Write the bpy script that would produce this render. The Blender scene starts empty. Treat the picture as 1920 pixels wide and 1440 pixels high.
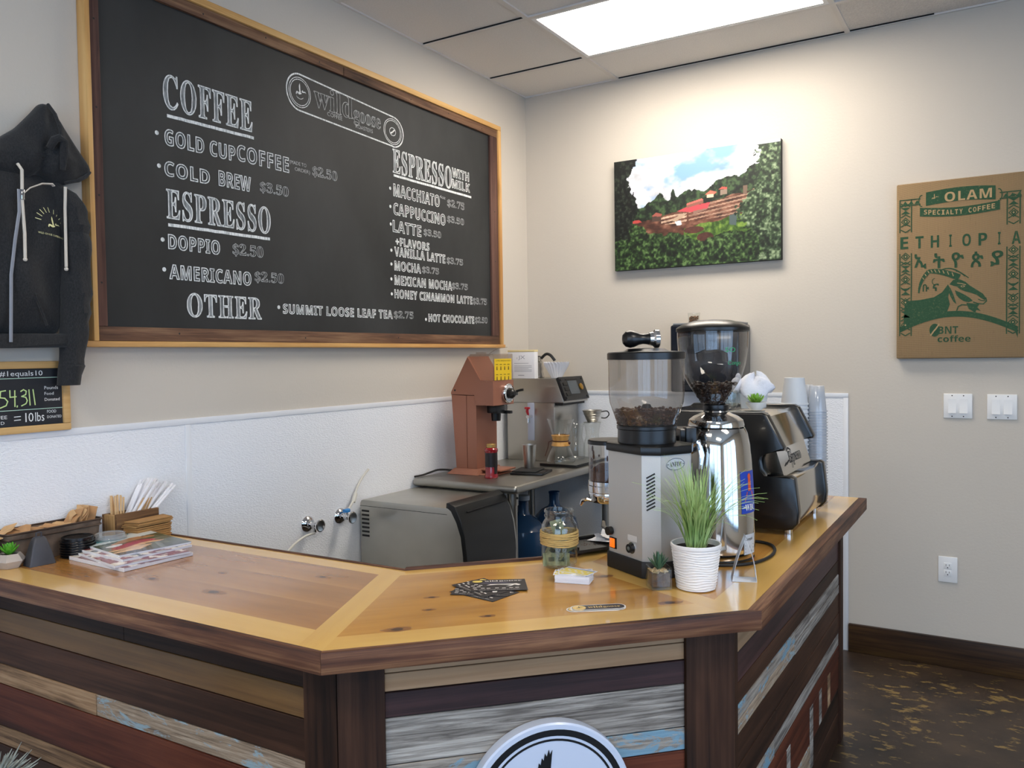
import bpy, bmesh, math, random
import numpy as np
from mathutils import Vector, Matrix
random.seed(7); rng = np.random.RandomState(11)
SC = bpy.context.scene; COL = SC.collection
R = math.radians

# ---------------------------------------------------------------- camera
cam_d = bpy.data.cameras.new('camera'); cam = bpy.data.objects.new('camera', cam_d); COL.objects.link(cam)
F_PX, YAW, PITCH, ROLL = 1546.73, 0.548636, -0.033723, -0.014105
cam_d.sensor_fit = 'HORIZONTAL'; cam_d.sensor_width = 36.0; cam_d.lens = 36.0 * F_PX / 1920.0
cam_d.clip_start = 0.05; cam_d.clip_end = 60
_cp, _sp, _cy, _sy = math.cos(PITCH), math.sin(PITCH), math.cos(YAW), math.sin(YAW)
_f = Vector((-_sy*_cp, _cy*_cp, _sp)); _r0 = Vector((_cy, _sy, 0)); _u0 = _r0.cross(_f)
_r = math.cos(ROLL)*_r0 + math.sin(ROLL)*_u0; _u = -math.sin(ROLL)*_r0 + math.cos(ROLL)*_u0
cam.matrix_world = Matrix(((_r.x, _u.x, -_f.x, 2.53099), (_r.y, _u.y, -_f.y, -4.33810), (_r.z, _u.z, -_f.z, 1.49), (0, 0, 0, 1)))
SC.camera = cam

# ---------------------------------------------------------------- world, lights, exposure
SC.view_settings.view_transform = 'Standard'; SC.view_settings.look = 'None'
SC.cycles.transparent_max_bounces = 64; SC.view_settings.exposure = 0.0; SC.view_settings.gamma = 1.0; SC.view_settings.use_curve_mapping = False
W = bpy.data.worlds.new('world'); SC.world = W; W.use_nodes = True
_bg = W.node_tree.nodes['Background']; _bg.inputs[0].default_value = (0.50, 0.71, 1.0, 1); _bg.inputs[1].default_value = 4.2
TROFFER_STRENGTH = 20.0        # diffusers of the ceiling lights
TROFFER_COLOR = (1.0, 0.91, 0.79, 1)
ROOM_X, ROOM_Y, ROOM_H = 5.6, -7.2, 3.04
def portal(name, loc, rot, sx, sy):
    l = bpy.data.lights.new(name, 'AREA'); l.shape = 'RECTANGLE'; l.size = sx; l.size_y = sy
    l.cycles.is_portal = True
    o = bpy.data.objects.new(name, l); o.location = loc; o.rotation_euler = rot; COL.objects.link(o)
portal('window_portal', (3.3, ROOM_Y + 0.02, 1.45), (R(90), 0, 0), 3.6, 2.3)
portal('side_window_portal', (ROOM_X - 0.02, -4.3, 1.45), (R(90), 0, R(90)), 3.8, 2.3)

# ---------------------------------------------------------------- helpers
def lin(c):
    if isinstance(c, str):
        c = c.lstrip('#'); c = [int(c[i:i+2], 16)/255 for i in (0, 2, 4)]
    return tuple((x/12.92 if x <= 0.04045 else ((x+0.055)/1.055)**2.4) for x in c[:3]) + (1,)
def newmat(name):
    m = bpy.data.materials.new(name); m.use_nodes = True
    nt = m.node_tree; return m, nt, nt.nodes['Principled BSDF']
def N(nt, t, **kw):
    n = nt.nodes.new(t)
    for k, v in kw.items():
        if k in n.inputs: n.inputs[k].default_value = v
        else: setattr(n, k, v)
    return n
def coords(nt, scale=(1, 1, 1), rot=(0, 0, 0), kind='Object'):
    tc = N(nt, 'ShaderNodeTexCoord'); mp = N(nt, 'ShaderNodeMapping')
    mp.inputs['Scale'].default_value = scale; mp.inputs['Rotation'].default_value = rot
    nt.links.new(tc.outputs[kind], mp.inputs['Vector']); return mp.outputs['Vector']
def ramp(nt, fac, stops):
    r = N(nt, 'ShaderNodeValToRGB'); e = r.color_ramp.elements
    while len(e) < len(stops): e.new(0.5)
    for i, (p, c) in enumerate(stops): e[i].position = p; e[i].color = lin(c) if isinstance(c, str) else c
    nt.links.new(fac, r.inputs[0]); return r.outputs[0]
def noise(nt, vec, scale, detail=4, rough=0.55, dist=0.0):
    n = N(nt, 'ShaderNodeTexNoise', Scale=scale, Detail=detail, Roughness=rough, Distortion=dist)
    nt.links.new(vec, n.inputs['Vector']); return n.outputs['Fac']
def bump(nt, b, fac, strength, dist=0.002):
    n = N(nt, 'ShaderNodeBump', Strength=strength, Distance=dist); nt.links.new(fac, n.inputs['Height'])
    nt.links.new(n.outputs[0], b.inputs['Normal'])
def mixc(nt, fac, a, b, mode='MIX'):
    m = N(nt, 'ShaderNodeMix', data_type='RGBA', blend_type=mode)
    for s, v in ((0, fac), (6, a), (7, b)):
        if hasattr(v, 'is_output'): nt.links.new(v, m.inputs[s])
        else: m.inputs[s].default_value = v
    return m.outputs[2]
def pm(name, col, rough=0.5, metal=0.0, var=None, bmp=None, coat=0.0, spec=0.5, sheen=0.0, emis=None, stretch=(1, 1, 1), rvar=None, alpha=None):
    m, nt, b = newmat(name); c = lin(col)
    b.inputs['Base Color'].default_value = c; b.inputs['Roughness'].default_value = rough; b.inputs['Metallic'].default_value = metal
    b.inputs['Coat Weight'].default_value = coat; b.inputs['Coat Roughness'].default_value = 0.08
    b.inputs['Specular IOR Level'].default_value = spec; b.inputs['Sheen Weight'].default_value = sheen
    if var or bmp or rvar: v = coords(nt, stretch)
    if var:
        f = noise(nt, v, var[0]); k = var[1]
        lo = tuple(max(0, x*(1-k)) for x in c[:3])+(1,); hi = tuple(min(1, x*(1+k)) for x in c[:3])+(1,)
        nt.links.new(ramp(nt, f, [(0.3, lo), (0.7, hi)]), b.inputs['Base Color'])
    if rvar:
        f = noise(nt, v, rvar[0]); r = N(nt, 'ShaderNodeMapRange'); nt.links.new(f, r.inputs[0])
        r.inputs[3].default_value = rough-rvar[1]; r.inputs[4].default_value = rough+rvar[1]; nt.links.new(r.outputs[0], b.inputs['Roughness'])
    if bmp: bump(nt, b, noise(nt, v, bmp[0], 5), bmp[1], bmp[2] if len(bmp) > 2 else 0.002)
    if emis: b.inputs['Emission Color'].default_value = lin(emis[0]); b.inputs['Emission Strength'].default_value = emis[1]
    return m
def wood(name, stops, axis=0, gscale=14, stretch=0.06, rough=0.55, coat=0.0, bstr=0.25, broad=0.35, knots=None, spec=0.4, rot=(0, 0, 0), fine=4.0, mixf=0.45, flat=None, contrast=1.7):
    m, nt, b = newmat(name); s = [1, 1, 1]; s[axis] = stretch*0.6
    v = coords(nt, s, rot); f1 = noise(nt, v, gscale*fine, 8, 0.66, 0.5)
    s2 = [1, 1, 1]; s2[axis] = 0.14
    f2 = noise(nt, coords(nt, s2, rot), gscale*broad*1.3, 4, 0.55, 0.8)
    mx = N(nt, 'ShaderNodeMix', data_type='FLOAT'); mx.inputs[0].default_value = mixf
    nt.links.new(f2, mx.inputs[2]); nt.links.new(f1, mx.inputs[3])
    cr = N(nt, 'ShaderNodeMapRange'); cr.inputs[1].default_value = 0.5-0.5/contrast; cr.inputs[2].default_value = 0.5+0.5/contrast; nt.links.new(mx.outputs[0], cr.inputs[0])
    c = ramp(nt, cr.outputs[0], stops)
    if knots:
        ks = [knots[1]*(0.5 if i == axis else 1.0) for i in range(3)]
        if flat is not None: ks[flat] = 0.0
        w = noise(nt, coords(nt), 60, 3); kv = coords(nt, ks, rot)
        ad = N(nt, 'ShaderNodeMix', data_type='RGBA', blend_type='ADD'); ad.inputs[0].default_value = 0.03; nt.links.new(kv, ad.inputs[6])
        tw = N(nt, 'ShaderNodeTexNoise', Scale=40.0); nt.links.new(coords(nt), tw.inputs['Vector']); nt.links.new(tw.outputs['Color'], ad.inputs[7])
        vo = N(nt, 'ShaderNodeTexVoronoi', feature='F1', Scale=1.0, Randomness=1.0); nt.links.new(ad.outputs[2], vo.inputs['Vector'])
        k = ramp(nt, vo.outputs['Distance'], [(0.05, (1, 1, 1, 1)), (0.075, (0.62, 0.62, 0.62, 1)), (0.17, (0, 0, 0, 1))])
        c = mixc(nt, k, c, lin(knots[0]))
    nt.links.new(c, b.inputs['Base Color']); b.inputs['Roughness'].default_value = rough
    b.inputs['Coat Weight'].default_value = coat; b.inputs['Coat Roughness'].default_value = 0.06; b.inputs['Specular IOR Level'].default_value = spec
    if bstr: bump(nt, b, f1, bstr, 0.002)
    return m
def peel(name, paint, under, axis=0, amount=0.5, rough=0.8):
    m, nt, b = newmat(name); s = [1, 1, 1]; s[axis] = 0.05
    f = noise(nt, coords(nt, s), 120, 8, 0.7, 0.4)
    s2 = [1, 1, 1]; s2[axis] = 0.35
    g = noise(nt, coords(nt, s2), 20, 10, 0.75, 0.6)
    cu = ramp(nt, f, [(0.3, under[0]), (0.5, under[1]), (0.68, under[2])])
    k = ramp(nt, g, [(amount-0.02, (1, 1, 1, 1)), (amount+0.02, (0, 0, 0, 1))])
    nt.links.new(mixc(nt, k, cu, lin(paint)), b.inputs['Base Color']); b.inputs['Roughness'].default_value = rough
    bump(nt, b, f, 0.6, 0.003); return m
def thin_glass(name, tint=(1, 1, 1), rough=0.02, ior=1.45, haze=0.0, hcol='#8a8580'):
    m = bpy.data.materials.new(name); m.use_nodes = True; nt = m.node_tree; nt.nodes.clear()
    o = N(nt, 'ShaderNodeOutputMaterial'); t = N(nt, 'ShaderNodeBsdfTransparent'); t.inputs[0].default_value = tuple(tint)+(1,)
    g = N(nt, 'ShaderNodeBsdfGlossy', Roughness=rough); lw = N(nt, 'ShaderNodeLayerWeight', Blend=0.5)
    pw = N(nt, 'ShaderNodeMath', operation='POWER'); nt.links.new(lw.outputs['Facing'], pw.inputs[0]); pw.inputs[1].default_value = 3.0
    ml = N(nt, 'ShaderNodeMath', operation='MULTIPLY_ADD'); nt.links.new(pw.outputs[0], ml.inputs[0]); ml.inputs[1].default_value = 0.75*(ior-1)/0.5; ml.inputs[2].default_value = 0.07
    mx = N(nt, 'ShaderNodeMixShader'); nt.links.new(ml.outputs[0], mx.inputs[0]); nt.links.new(t.outputs[0], mx.inputs[1]); nt.links.new(g.outputs[0], mx.inputs[2])
    s = mx.outputs[0]
    if haze:
        d = N(nt, 'ShaderNodeBsdfDiffuse'); d.inputs[0].default_value = lin(hcol); m2 = N(nt, 'ShaderNodeMixShader'); m2.inputs[0].default_value = haze
        nt.links.new(s, m2.inputs[1]); nt.links.new(d.outputs[0], m2.inputs[2]); s = m2.outputs[0]
    nt.links.new(s, o.inputs[0]); return m
def attr_mat(name, rough=0.6, bmp=None, coat=0.0):
    m, nt, b = newmat(name); a = N(nt, 'ShaderNodeAttribute', attribute_name='Col')
    nt.links.new(a.outputs['Color'], b.inputs['Base Color']); b.inputs['Roughness'].default_value = rough; b.inputs['Coat Weight'].default_value = coat
    if bmp: bump(nt, b, noise(nt, coords(nt), bmp[0], 4), bmp[1])
    return m

class MB:
    """collects shapes, links them as one mesh object"""
    def __init__(s, off=(0, 0, 0)): s.v = []; s.f = []; s.m = []; s.off = Vector(off); s.M = None
    def add(s, vs, fs, m=0):
        b = len(s.v)
        for p in vs:
            p = Vector(p)
            if s.M is not None: p = s.M @ p
            s.v.append(p - s.off)
        for f in fs: s.f.append([b+i for i in f]); s.m.append(m)
    def _bm(s, bm, m):
        bm.verts.ensure_lookup_table(); bm.verts.index_update()
        s.add([v.co.copy() for v in bm.verts], [[v.index for v in f.verts] for f in bm.faces], m); bm.free()
    def box(s, x0, x1, y0, y1, z0, z1, m=0, bev=0.0, seg=2):
        vs = [(x, y, z) for x in (x0, x1) for y in (y0, y1) for z in (z0, z1)]
        fs = [(0, 1, 3, 2), (4, 6, 7, 5), (0, 4, 5, 1), (2, 3, 7, 6), (0, 2, 6, 4), (1, 5, 7, 3)]
        if not bev: return s.add(vs, fs, m)
        bm = bmesh.new(); vv = [bm.verts.new(p) for p in vs]
        for f in fs: bm.faces.new([vv[i] for i in f])
        bmesh.ops.bevel(bm, geom=bm.edges[:], offset=bev, segments=seg, profile=0.5, affect='EDGES', clamp_overlap=True); s._bm(bm, m)
    def prism(s, pts, a, b, axis='z', m=0, bev=0.0, seg=2):
        def P(p, t): return {'z': (p[0], p[1], t), 'y': (p[0], t, p[1]), 'x': (t, p[0], p[1])}[axis]
        n = len(pts); vs = [P(p, a) for p in pts]+[P(p, b) for p in pts]
        fs = [list(range(n))[::-1], list(range(n, 2*n))]+[[i, (i+1) % n, n+(i+1) % n, n+i] for i in range(n)]
        if not bev: return s.add(vs, fs, m)
        bm = bmesh.new(); vv = [bm.verts.new(p) for p in vs]
        for f in fs: bm.faces.new([vv[i] for i in f])
        caps = [e for e in bm.edges if any(len(f.verts) == n for f in e.link_faces)] if n > 4 else bm.edges[:]
        bmesh.ops.bevel(bm, geom=caps, offset=bev, segments=seg, profile=0.5, affect='EDGES', clamp_overlap=True); s._bm(bm, m)
    def lathe(s, prof, c=(0, 0, 0), seg=32, m=0, a0=0.0, a1=None, sx=1.0, sy=1.0):
        full = a1 is None; a1 = 2*math.pi if full else a1; k = seg if full else seg+1
        vs = []; fs = []
        for r, z in prof:
            for i in range(k):
                a = a0+(a1-a0)*i/seg; vs.append((c[0]+max(r, 1e-5)*math.cos(a)*sx, c[1]+max(r, 1e-5)*math.sin(a)*sy, c[2]+z))
        for j in range(len(prof)-1):
            for i in range(seg):
                i2 = (i+1) % k if full else i+1
                fs.append((j*k+i, j*k+i2, (j+1)*k+i2, (j+1)*k+i))
        s.add(vs, fs, m)
    def tube(s, pts, r, seg=8, m=0, cap=True, flat=1.0):
        pts = [Vector(p) for p in pts]; n = len(pts); rs = r if isinstance(r, (list, tuple)) else [r]*n
        vs = []; fs = []; up = None
        for i, p in enumerate(pts):
            d = (pts[min(i+1, n-1)]-pts[max(i-1, 0)]).normalized()
            if up is None:
                up = Vector((0, 0, 1)) if abs(d.z) < 0.9 else Vector((1, 0, 0))
            sd = d.cross(up).normalized(); up = sd.cross(d).normalized()
            for k in range(seg):
                a = 2*math.pi*k/seg; vs.append(p+sd*math.cos(a)*rs[i]+up*math.sin(a)*rs[i]*flat)
        for i in range(n-1):
            for k in range(seg): fs.append((i*seg+k, i*seg+(k+1) % seg, (i+1)*seg+(k+1) % seg, (i+1)*seg+k))
        if cap: fs.append(list(range(seg))[::-1]); fs.append([(n-1)*seg+k for k in range(seg)])
        s.add(vs, fs, m)
    def ball(s, c, r, m=0, u=16, v=10, M=None):
        r = r if isinstance(r, (list, tuple)) else (r, r, r); vs = []; fs = []
        for j in range(v+1):
            t = math.pi*j/v
            for i in range(u):
                a = 2*math.pi*i/u; p = Vector((r[0]*math.sin(t)*math.cos(a), r[1]*math.sin(t)*math.sin(a), r[2]*math.cos(t)))
                if M is not None: p = M @ p
                vs.append(Vector(c)+p)
        for j in range(v):
            for i in range(u): fs.append((j*u+i, (j+1)*u+i, (j+1)*u+(i+1) % u, j*u+(i+1) % u))
        s.add(vs, fs, m)
    def cyl(s, p0, p1, r, seg=24, m=0, r1=None): s.tube([p0, p1], [r, r if r1 is None else r1], seg, m)
    def loft(s, rings, m=0, cap=True, closed=True):
        k = len(rings[0]); vs = [p for r in rings for p in r]; fs = []
        for j in range(len(rings)-1):
            for i in range(k if closed else k-1): fs.append((j*k+i, j*k+(i+1) % k, (j+1)*k+(i+1) % k, (j+1)*k+i))
        if cap and closed: fs.append(list(range(k))[::-1]); fs.append([(len(rings)-1)*k+i for i in range(k)])
        s.add(vs, fs, m)
    def build(s, name, mats, parent=None, smooth=30, recalc=True, mods=None, loc=None):
        me = bpy.data.meshes.new(name); me.from_pydata([tuple(p) for p in s.v], [], s.f)
        if not isinstance(mats, (list, tuple)): mats = [mats]
        for x in mats: me.materials.append(x)
        me.polygons.foreach_set('material_index', s.m)
        if recalc:
            bm = bmesh.new(); bm.from_mesh(me); bmesh.ops.remove_doubles(bm, verts=bm.verts, dist=2e-6)
            bmesh.ops.recalc_face_normals(bm, faces=bm.faces); bm.to_mesh(me); bm.free()
        me.update()
        if smooth:
            me.polygons.foreach_set('use_smooth', [True]*len(me.polygons))
            me.set_sharp_from_angle(angle=R(smooth))
        o = bpy.data.objects.new(name, me); COL.objects.link(o)
        if parent is not None: o.parent = parent
        if loc is not None: o.location = loc
        return o
def tag(o, label, cat, group=None, kind=None):
    o['label'] = label; o['category'] = cat
    if group: o['group'] = group
    if kind: o['kind'] = kind
    return o
def thing(name, label, cat, loc=(0, 0, 0), rz=0.0, group=None):
    o = bpy.data.objects.new(name, None); COL.objects.link(o); o.location = loc; o.rotation_euler = (0, 0, rz)
    o.empty_display_size = 0.05; return tag(o, label, cat, group)
def struct(name, mb, mats, label, cat, smooth=30):
    o = mb.build(name, mats, smooth=smooth); return tag(o, label, cat, kind='structure')
def dup(src, loc=None, rz=None, label=None, rot=None):
    r = src.copy(); COL.objects.link(r)
    if loc is not None: r.location = loc
    if rz is not None: r.rotation_euler[2] = rz
    if rot is not None: r.rotation_euler = rot
    if label: r['label'] = label
    for ch in list(src.children):
        c = ch.copy(); COL.objects.link(c); c.parent = r
        for g in list(ch.children):
            d = g.copy(); COL.objects.link(d); d.parent = c
    return r
# ---- lettering
def bold_serif(t):
    o = ''
    for ch in t:
        if 'A' <= ch <= 'Z': o += chr(0x1D400+ord(ch)-65)
        elif 'a' <= ch <= 'z': o += chr(0x1D41A+ord(ch)-97)
        elif '0' <= ch <= '9': o += chr(0x1D7CE+ord(ch)-48)
        else: o += ch
    return o
def bold_sans(t):
    o = ''
    for ch in t:
        if 'A' <= ch <= 'Z': o += chr(0x1D5D4+ord(ch)-65)
        elif 'a' <= ch <= 'z': o += chr(0x1D5EE+ord(ch)-97)
        elif '0' <= ch <= '9': o += chr(0x1D7EC+ord(ch)-48)
        else: o += ch
    return o
def bold_italic(t):
    return ''.join(chr(0x1D468+ord(c)-65) if 'A' <= c <= 'Z' else chr(0x1D482+ord(c)-97) if 'a' <= c <= 'z' else c for c in t)
def glyphs(text, res=3, spacing=1.0):
    """2D outline mesh of a line of writing, bbox moved to the unit square"""
    cu = bpy.data.curves.new('lettering', 'FONT'); cu.body = text; cu.resolution_u = res; cu.space_character = spacing
    o = bpy.data.objects.new('lettering', cu); me = bpy.data.meshes.new_from_object(o)
    v = np.array([p.co[:2] for p in me.vertices]) if len(me.vertices) else np.zeros((0, 2)); f = [list(p.vertices) for p in me.polygons]
    bpy.data.objects.remove(o); bpy.data.curves.remove(cu); bpy.data.meshes.remove(me)
    if len(v): lo = v.min(0); hi = v.max(0); v = (v-lo)/np.maximum(hi-lo, 1e-6)
    return v, f
def frame_map(o, ux, uy):
    o, ux, uy = Vector(o), Vector(ux).normalized(), Vector(uy).normalized(); n = ux.cross(uy)
    return lambda x, y, h=0.0: o+ux*x+uy*y+n*h
_lc = [0]
def tick():
    _lc[0] += 1; return (_lc[0] % 13)*2.5e-5
def write(mb, text, fm, x, y, w, h, m=0, lift=0.0006, line=None, lm=1, fill=True, spacing=1.0, skew=0.0, res=3):
    """writing laid on a surface; fm maps (x, y, lift) to space; line = width of a drawn outline"""
    v, f = glyphs(text, res, spacing)
    if not len(v): return
    P = v*np.array([w, h])+np.array([x, y]); P[:, 0] += skew*(P[:, 1]-y)
    if fill: mb.add([fm(a, b, lift) for a, b in P], f, m)
    if line:
        cnt = {}
        for q in f:
            for i in range(len(q)):
                e = (q[i], q[(i+1) % len(q)]); k = (min(e), max(e)); cnt[k] = cnt.get(k, 0)+1
        for (i, j), c in cnt.items():
            if c != 1: continue
            a, b = P[i], P[j]; d = b-a; L = np.hypot(*d)
            if L < 1e-6: continue
            d = d/L; n = np.array([-d[1], d[0]])*line/2; e = d*line*0.3
            L_ = lift*1.5+tick(); mb.add([fm(*(a-n-e), L_), fm(*(b-n+e), L_), fm(*(b+n+e), L_), fm(*(a+n-e), L_)], [(0, 1, 2, 3)], lm)
def stroke(mb, pts, fm, w, m=0, lift=0.0008):
    pts = [np.array(p, float) for p in pts]
    for a, b in zip(pts[:-1], pts[1:]):
        d = b-a; L = np.hypot(*d)
        if L < 1e-7: continue
        d = d/L; n = np.array([-d[1], d[0]])*w/2; e = d*w*0.3; q = lift+tick()
        mb.add([fm(*(a-n-e), q), fm(*(b-n+e), q), fm(*(b+n+e), q), fm(*(a+n-e), q)], [(0, 1, 2, 3)], m)
def shape(mb, pts, fm, m=0, lift=0.0006):
    q = lift+tick(); mb.add([fm(p[0], p[1], q) for p in pts], [list(range(len(pts)))], m)
def disc(mb, cx, cy, rx, ry, fm, m=0, lift=0.0006, n=28): shape(mb, [(cx+rx*math.cos(2*math.pi*i/n), cy+ry*math.sin(2*math.pi*i/n)) for i in range(n)], fm, m, lift)
def circ(cx, cy, rx, ry, n=36, a0=0, a1=360): return [(cx+rx*math.cos(R(a0+(a1-a0)*i/n)), cy+ry*math.sin(R(a0+(a1-a0)*i/n))) for i in range(n+1)]
GOOSE_WING = [(-.05, .0), (-.10, .3), (-.12, .62), (-.06, .86), (.02, 1.0), (.06, .8), (.08, .5), (.10, .2), (.16, .02)]
GOOSE_BODY = [(-.62, -.28), (-.52, -.02), (-.38, .02), (-.2, -.02), (.05, .0), (.2, -.06), (.3, -.12), (.12, -.24), (-.1, -.3), (-.32, -.24), (-.45, -.18), (-.52, -.4)]
GOOSE_FAR = [(.28, .06), (.34, .22), (.5, .34), (.46, .2), (.62, .18), (.85, .22), (.98, .04), (.8, .1), (.62, .06), (.45, .02)]
def goose(mb, cx, cy, s, fm, m=0, lift=0.0008):
    for poly in (GOOSE_WING, GOOSE_BODY, GOOSE_FAR): shape(mb, [(cx+p[0]*s, cy+p[1]*s) for p in poly], fm, m, lift)
def vnoise(h, w, cell, oct=4, seed=0, ax=1.0):
    r = np.random.RandomState(seed); out = np.zeros((h, w)); amp = 1.0; tot = 0
    for o in range(oct):
        c = max(cell/2**o, 1.2); gh, gw = int(h/c)+3, int(w/(c*ax))+3; g = r.rand(gh, gw)
        yy, xx = np.arange(h)/c, np.arange(w)/(c*ax); y0, x0 = yy.astype(int), xx.astype(int); fy, fx = (yy-y0)[:, None], (xx-x0)[None]
        fy, fx = fy*fy*(3-2*fy), fx*fx*(3-2*fx)
        out += amp*((g[y0][:, x0]*(1-fx)+g[y0][:, x0+1]*fx)*(1-fy)+(g[y0+1][:, x0]*(1-fx)+g[y0+1][:, x0+1]*fx)*fy); tot += amp; amp *= .55
    return out/tot
def paint(name, img, fm, w, h, mat, parent, lift=0.0008):
    """a printed picture: a fine grid of coloured points (row 0 at the bottom), colours in sRGB"""
    ny, nx = img.shape[:2]; vs = []; fs = []
    for j in range(ny):
        for i in range(nx): vs.append(tuple(fm(w*i/(nx-1), h*j/(ny-1), lift)))
    for j in range(ny-1):
        for i in range(nx-1): fs.append((j*nx+i, j*nx+i+1, (j+1)*nx+i+1, (j+1)*nx+i))
    me = bpy.data.meshes.new(name); me.from_pydata(vs, [], fs); me.materials.append(mat)
    a = me.color_attributes.new('Col', 'FLOAT_COLOR', 'POINT'); c = np.clip(img, 0, 1)
    c = np.where(c <= .04045, c/12.92, ((c+.055)/1.055)**2.4); rgba = np.ones((ny*nx, 4), np.float32); rgba[:, :3] = c.reshape(-1, 3)
    a.data.foreach_set('color', rgba.ravel())
    o = bpy.data.objects.new(name, me); COL.objects.link(o); o.parent = parent; return o
def hx(c): return np.array([int(c[i:i+2], 16)/255 for i in (1, 3, 5)])

# ---------------------------------------------------------------- materials of the room
def wall_paint(name, col):
    m, nt, b = newmat(name); v = coords(nt); b.inputs['Base Color'].default_value = lin(col); b.inputs['Roughness'].default_value = 0.85
    bump(nt, b, noise(nt, v, 90, 5, 0.6), 0.18, 0.004); return m
M_WALL = wall_paint('beige wall paint', '#cbc3b7')
M_FRP = pm('white pebbled panel', '#f1f3f7', 0.42, bmp=(110, 0.55, 0.006), stretch=(1, 1, 2.2))
M_FRPTRIM = pm('white vinyl trim', '#e4e6ea', 0.35)
M_TILE = pm('ceiling tile', '#e3ded8', 0.9, bmp=(220, 0.25, 0.003), var=(160, 0.05))
M_TILE2 = pm('fissured ceiling tile', '#ddd7d0', 0.95, bmp=(90, 1.0, 0.008), var=(120, 0.10))
M_GRID = pm('ceiling grid paint', '#dcd6cf', 0.6)
M_GAP = pm('ceiling gap', '#14110f', 0.9)
M_WHITE = pm('white plastic', '#e9e8e6', 0.35)
M_DARKSLOT = pm('dark slot', '#1a1816', 0.6)
M_BLACK = pm('black plastic', '#0c0c0d', 0.32)
M_BLACKM = pm('matte black', '#131314', 0.6)
M_CHROME = pm('chrome', '#d8d8da', 0.06, 1.0)
M_STEEL = pm('brushed steel', '#c6c4be', 0.34, 1.0, rvar=(6, 0.06), stretch=(1, 1, 12))
M_STEELD = pm('dull stainless', '#a3a19b', 0.38, 1.0, rvar=(7, 0.08), var=(3, 0.12))

def floor_mat():
    m, nt, b = newmat('stained brown floor'); v = coords(nt, (1, 1, 1))
    base = ramp(nt, noise(nt, v, 5, 6, 0.6), [(0.3, '#241b15'), (0.55, '#3a2d23'), (0.75, '#4a3a2c')])
    f = noise(nt, coords(nt, (0.5, 1, 1), (0, 0, R(20))), 24, 5, 0.66, 0.0); g = noise(nt, v, 2.6, 3)
    mul = N(nt, 'ShaderNodeMath', operation='MULTIPLY_ADD'); nt.links.new(g, mul.inputs[0]); mul.inputs[1].default_value = 0.35; nt.links.new(f, mul.inputs[2])
    k = ramp(nt, mul.outputs[0], [(0.755, (0, 0, 0, 1)), (0.81, (0.8, 0.8, 0.8, 1))])
    nt.links.new(mixc(nt, k, base, lin('#8f7642')), b.inputs['Base Color']); b.inputs['Roughness'].default_value = 0.42
    bump(nt, b, f, 0.15, 0.002); return m
M_FLOOR = floor_mat()

# ---------------------------------------------------------------- room shell
T = 0.12
mb = MB(); mb.box(-T, ROOM_X+T, ROOM_Y-T, T, -0.1, 0.0); struct('floor', mb, M_FLOOR, 'dark brown stained floor with worn golden flecks', 'floor')
mb = MB(); mb.box(-T, 0, ROOM_Y-T, T, 0, ROOM_H+0.1); struct('wall_left', mb, M_WALL, 'beige wall on the left carrying the large menu chalkboard', 'wall')
mb = MB(); mb.box(0, ROOM_X+T, 0, T, 0, ROOM_H+0.1); struct('wall_back', mb, M_WALL, 'beige back wall carrying the landscape canvas and the burlap panel', 'wall')
# right wall and rear wall (beyond the frame) with glazed openings
def holed(axis, c0, c1, a0, a1, w0, w1, s0, s1):
    m = MB()
    for (u0, u1, z0, z1) in ((a0, w0, 0, ROOM_H+.1), (w1, a1, 0, ROOM_H+.1), (w0, w1, 0, s0), (w0, w1, s1, ROOM_H+.1)):
        if axis == 'x': m.box(c0, c1, u0, u1, z0, z1)
        else: m.box(u0, u1, c0, c1, z0, z1)
    return m
struct('wall_right', holed('x', ROOM_X, ROOM_X+T, ROOM_Y, 0, -6.2, -2.4, 0.3, 2.6), M_WALL, 'beige side wall beyond the frame with a glazed opening', 'wall')
struct('wall_rear', holed('y', ROOM_Y-T, ROOM_Y, 0, ROOM_X, 1.5, 5.1, 0.3, 2.6), M_WALL, 'beige wall behind the viewer with shop windows', 'wall')
M_ALU = pm('dark window frame', '#2a2a2c', 0.4, 0.6); M_PANE = thin_glass('window glass', (0.96, 0.98, 1.0))
mb = MB()
for x in np.linspace(1.5, 5.1, 4): mb.box(x-.03, x+.03, ROOM_Y-.1, ROOM_Y-.03, 0.3, 2.6)
mb.box(1.5, 5.1, ROOM_Y-.1, ROOM_Y-.03, 0.3, 0.36); mb.box(1.5, 5.1, ROOM_Y-.1, ROOM_Y-.03, 2.54, 2.6)
w1 = struct('window_1', mb, M_ALU, 'shop window behind the viewer', 'window')
mb = MB(); mb.box(1.5, 5.1, ROOM_Y-.07, ROOM_Y-.065, 0.36, 2.54); mb.build('window_pane', M_PANE, w1)
mb = MB()
for y in np.linspace(-6.2, -2.4, 4): mb.box(ROOM_X+.03, ROOM_X+.1, y-.03, y+.03, 0.3, 2.6)
mb.box(ROOM_X+.03, ROOM_X+.1, -6.2, -2.4, 0.3, 0.36); mb.box(ROOM_X+.03, ROOM_X+.1, -6.2, -2.4, 2.54, 2.6)
w2 = struct('window_2', mb, M_ALU, 'side window beyond the right of the frame', 'window')
mb = MB(); mb.box(ROOM_X+.06, ROOM_X+.065, -6.2, -2.4, 0.36, 2.54); mb.build('window_pane', M_PANE, w2)

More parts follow.
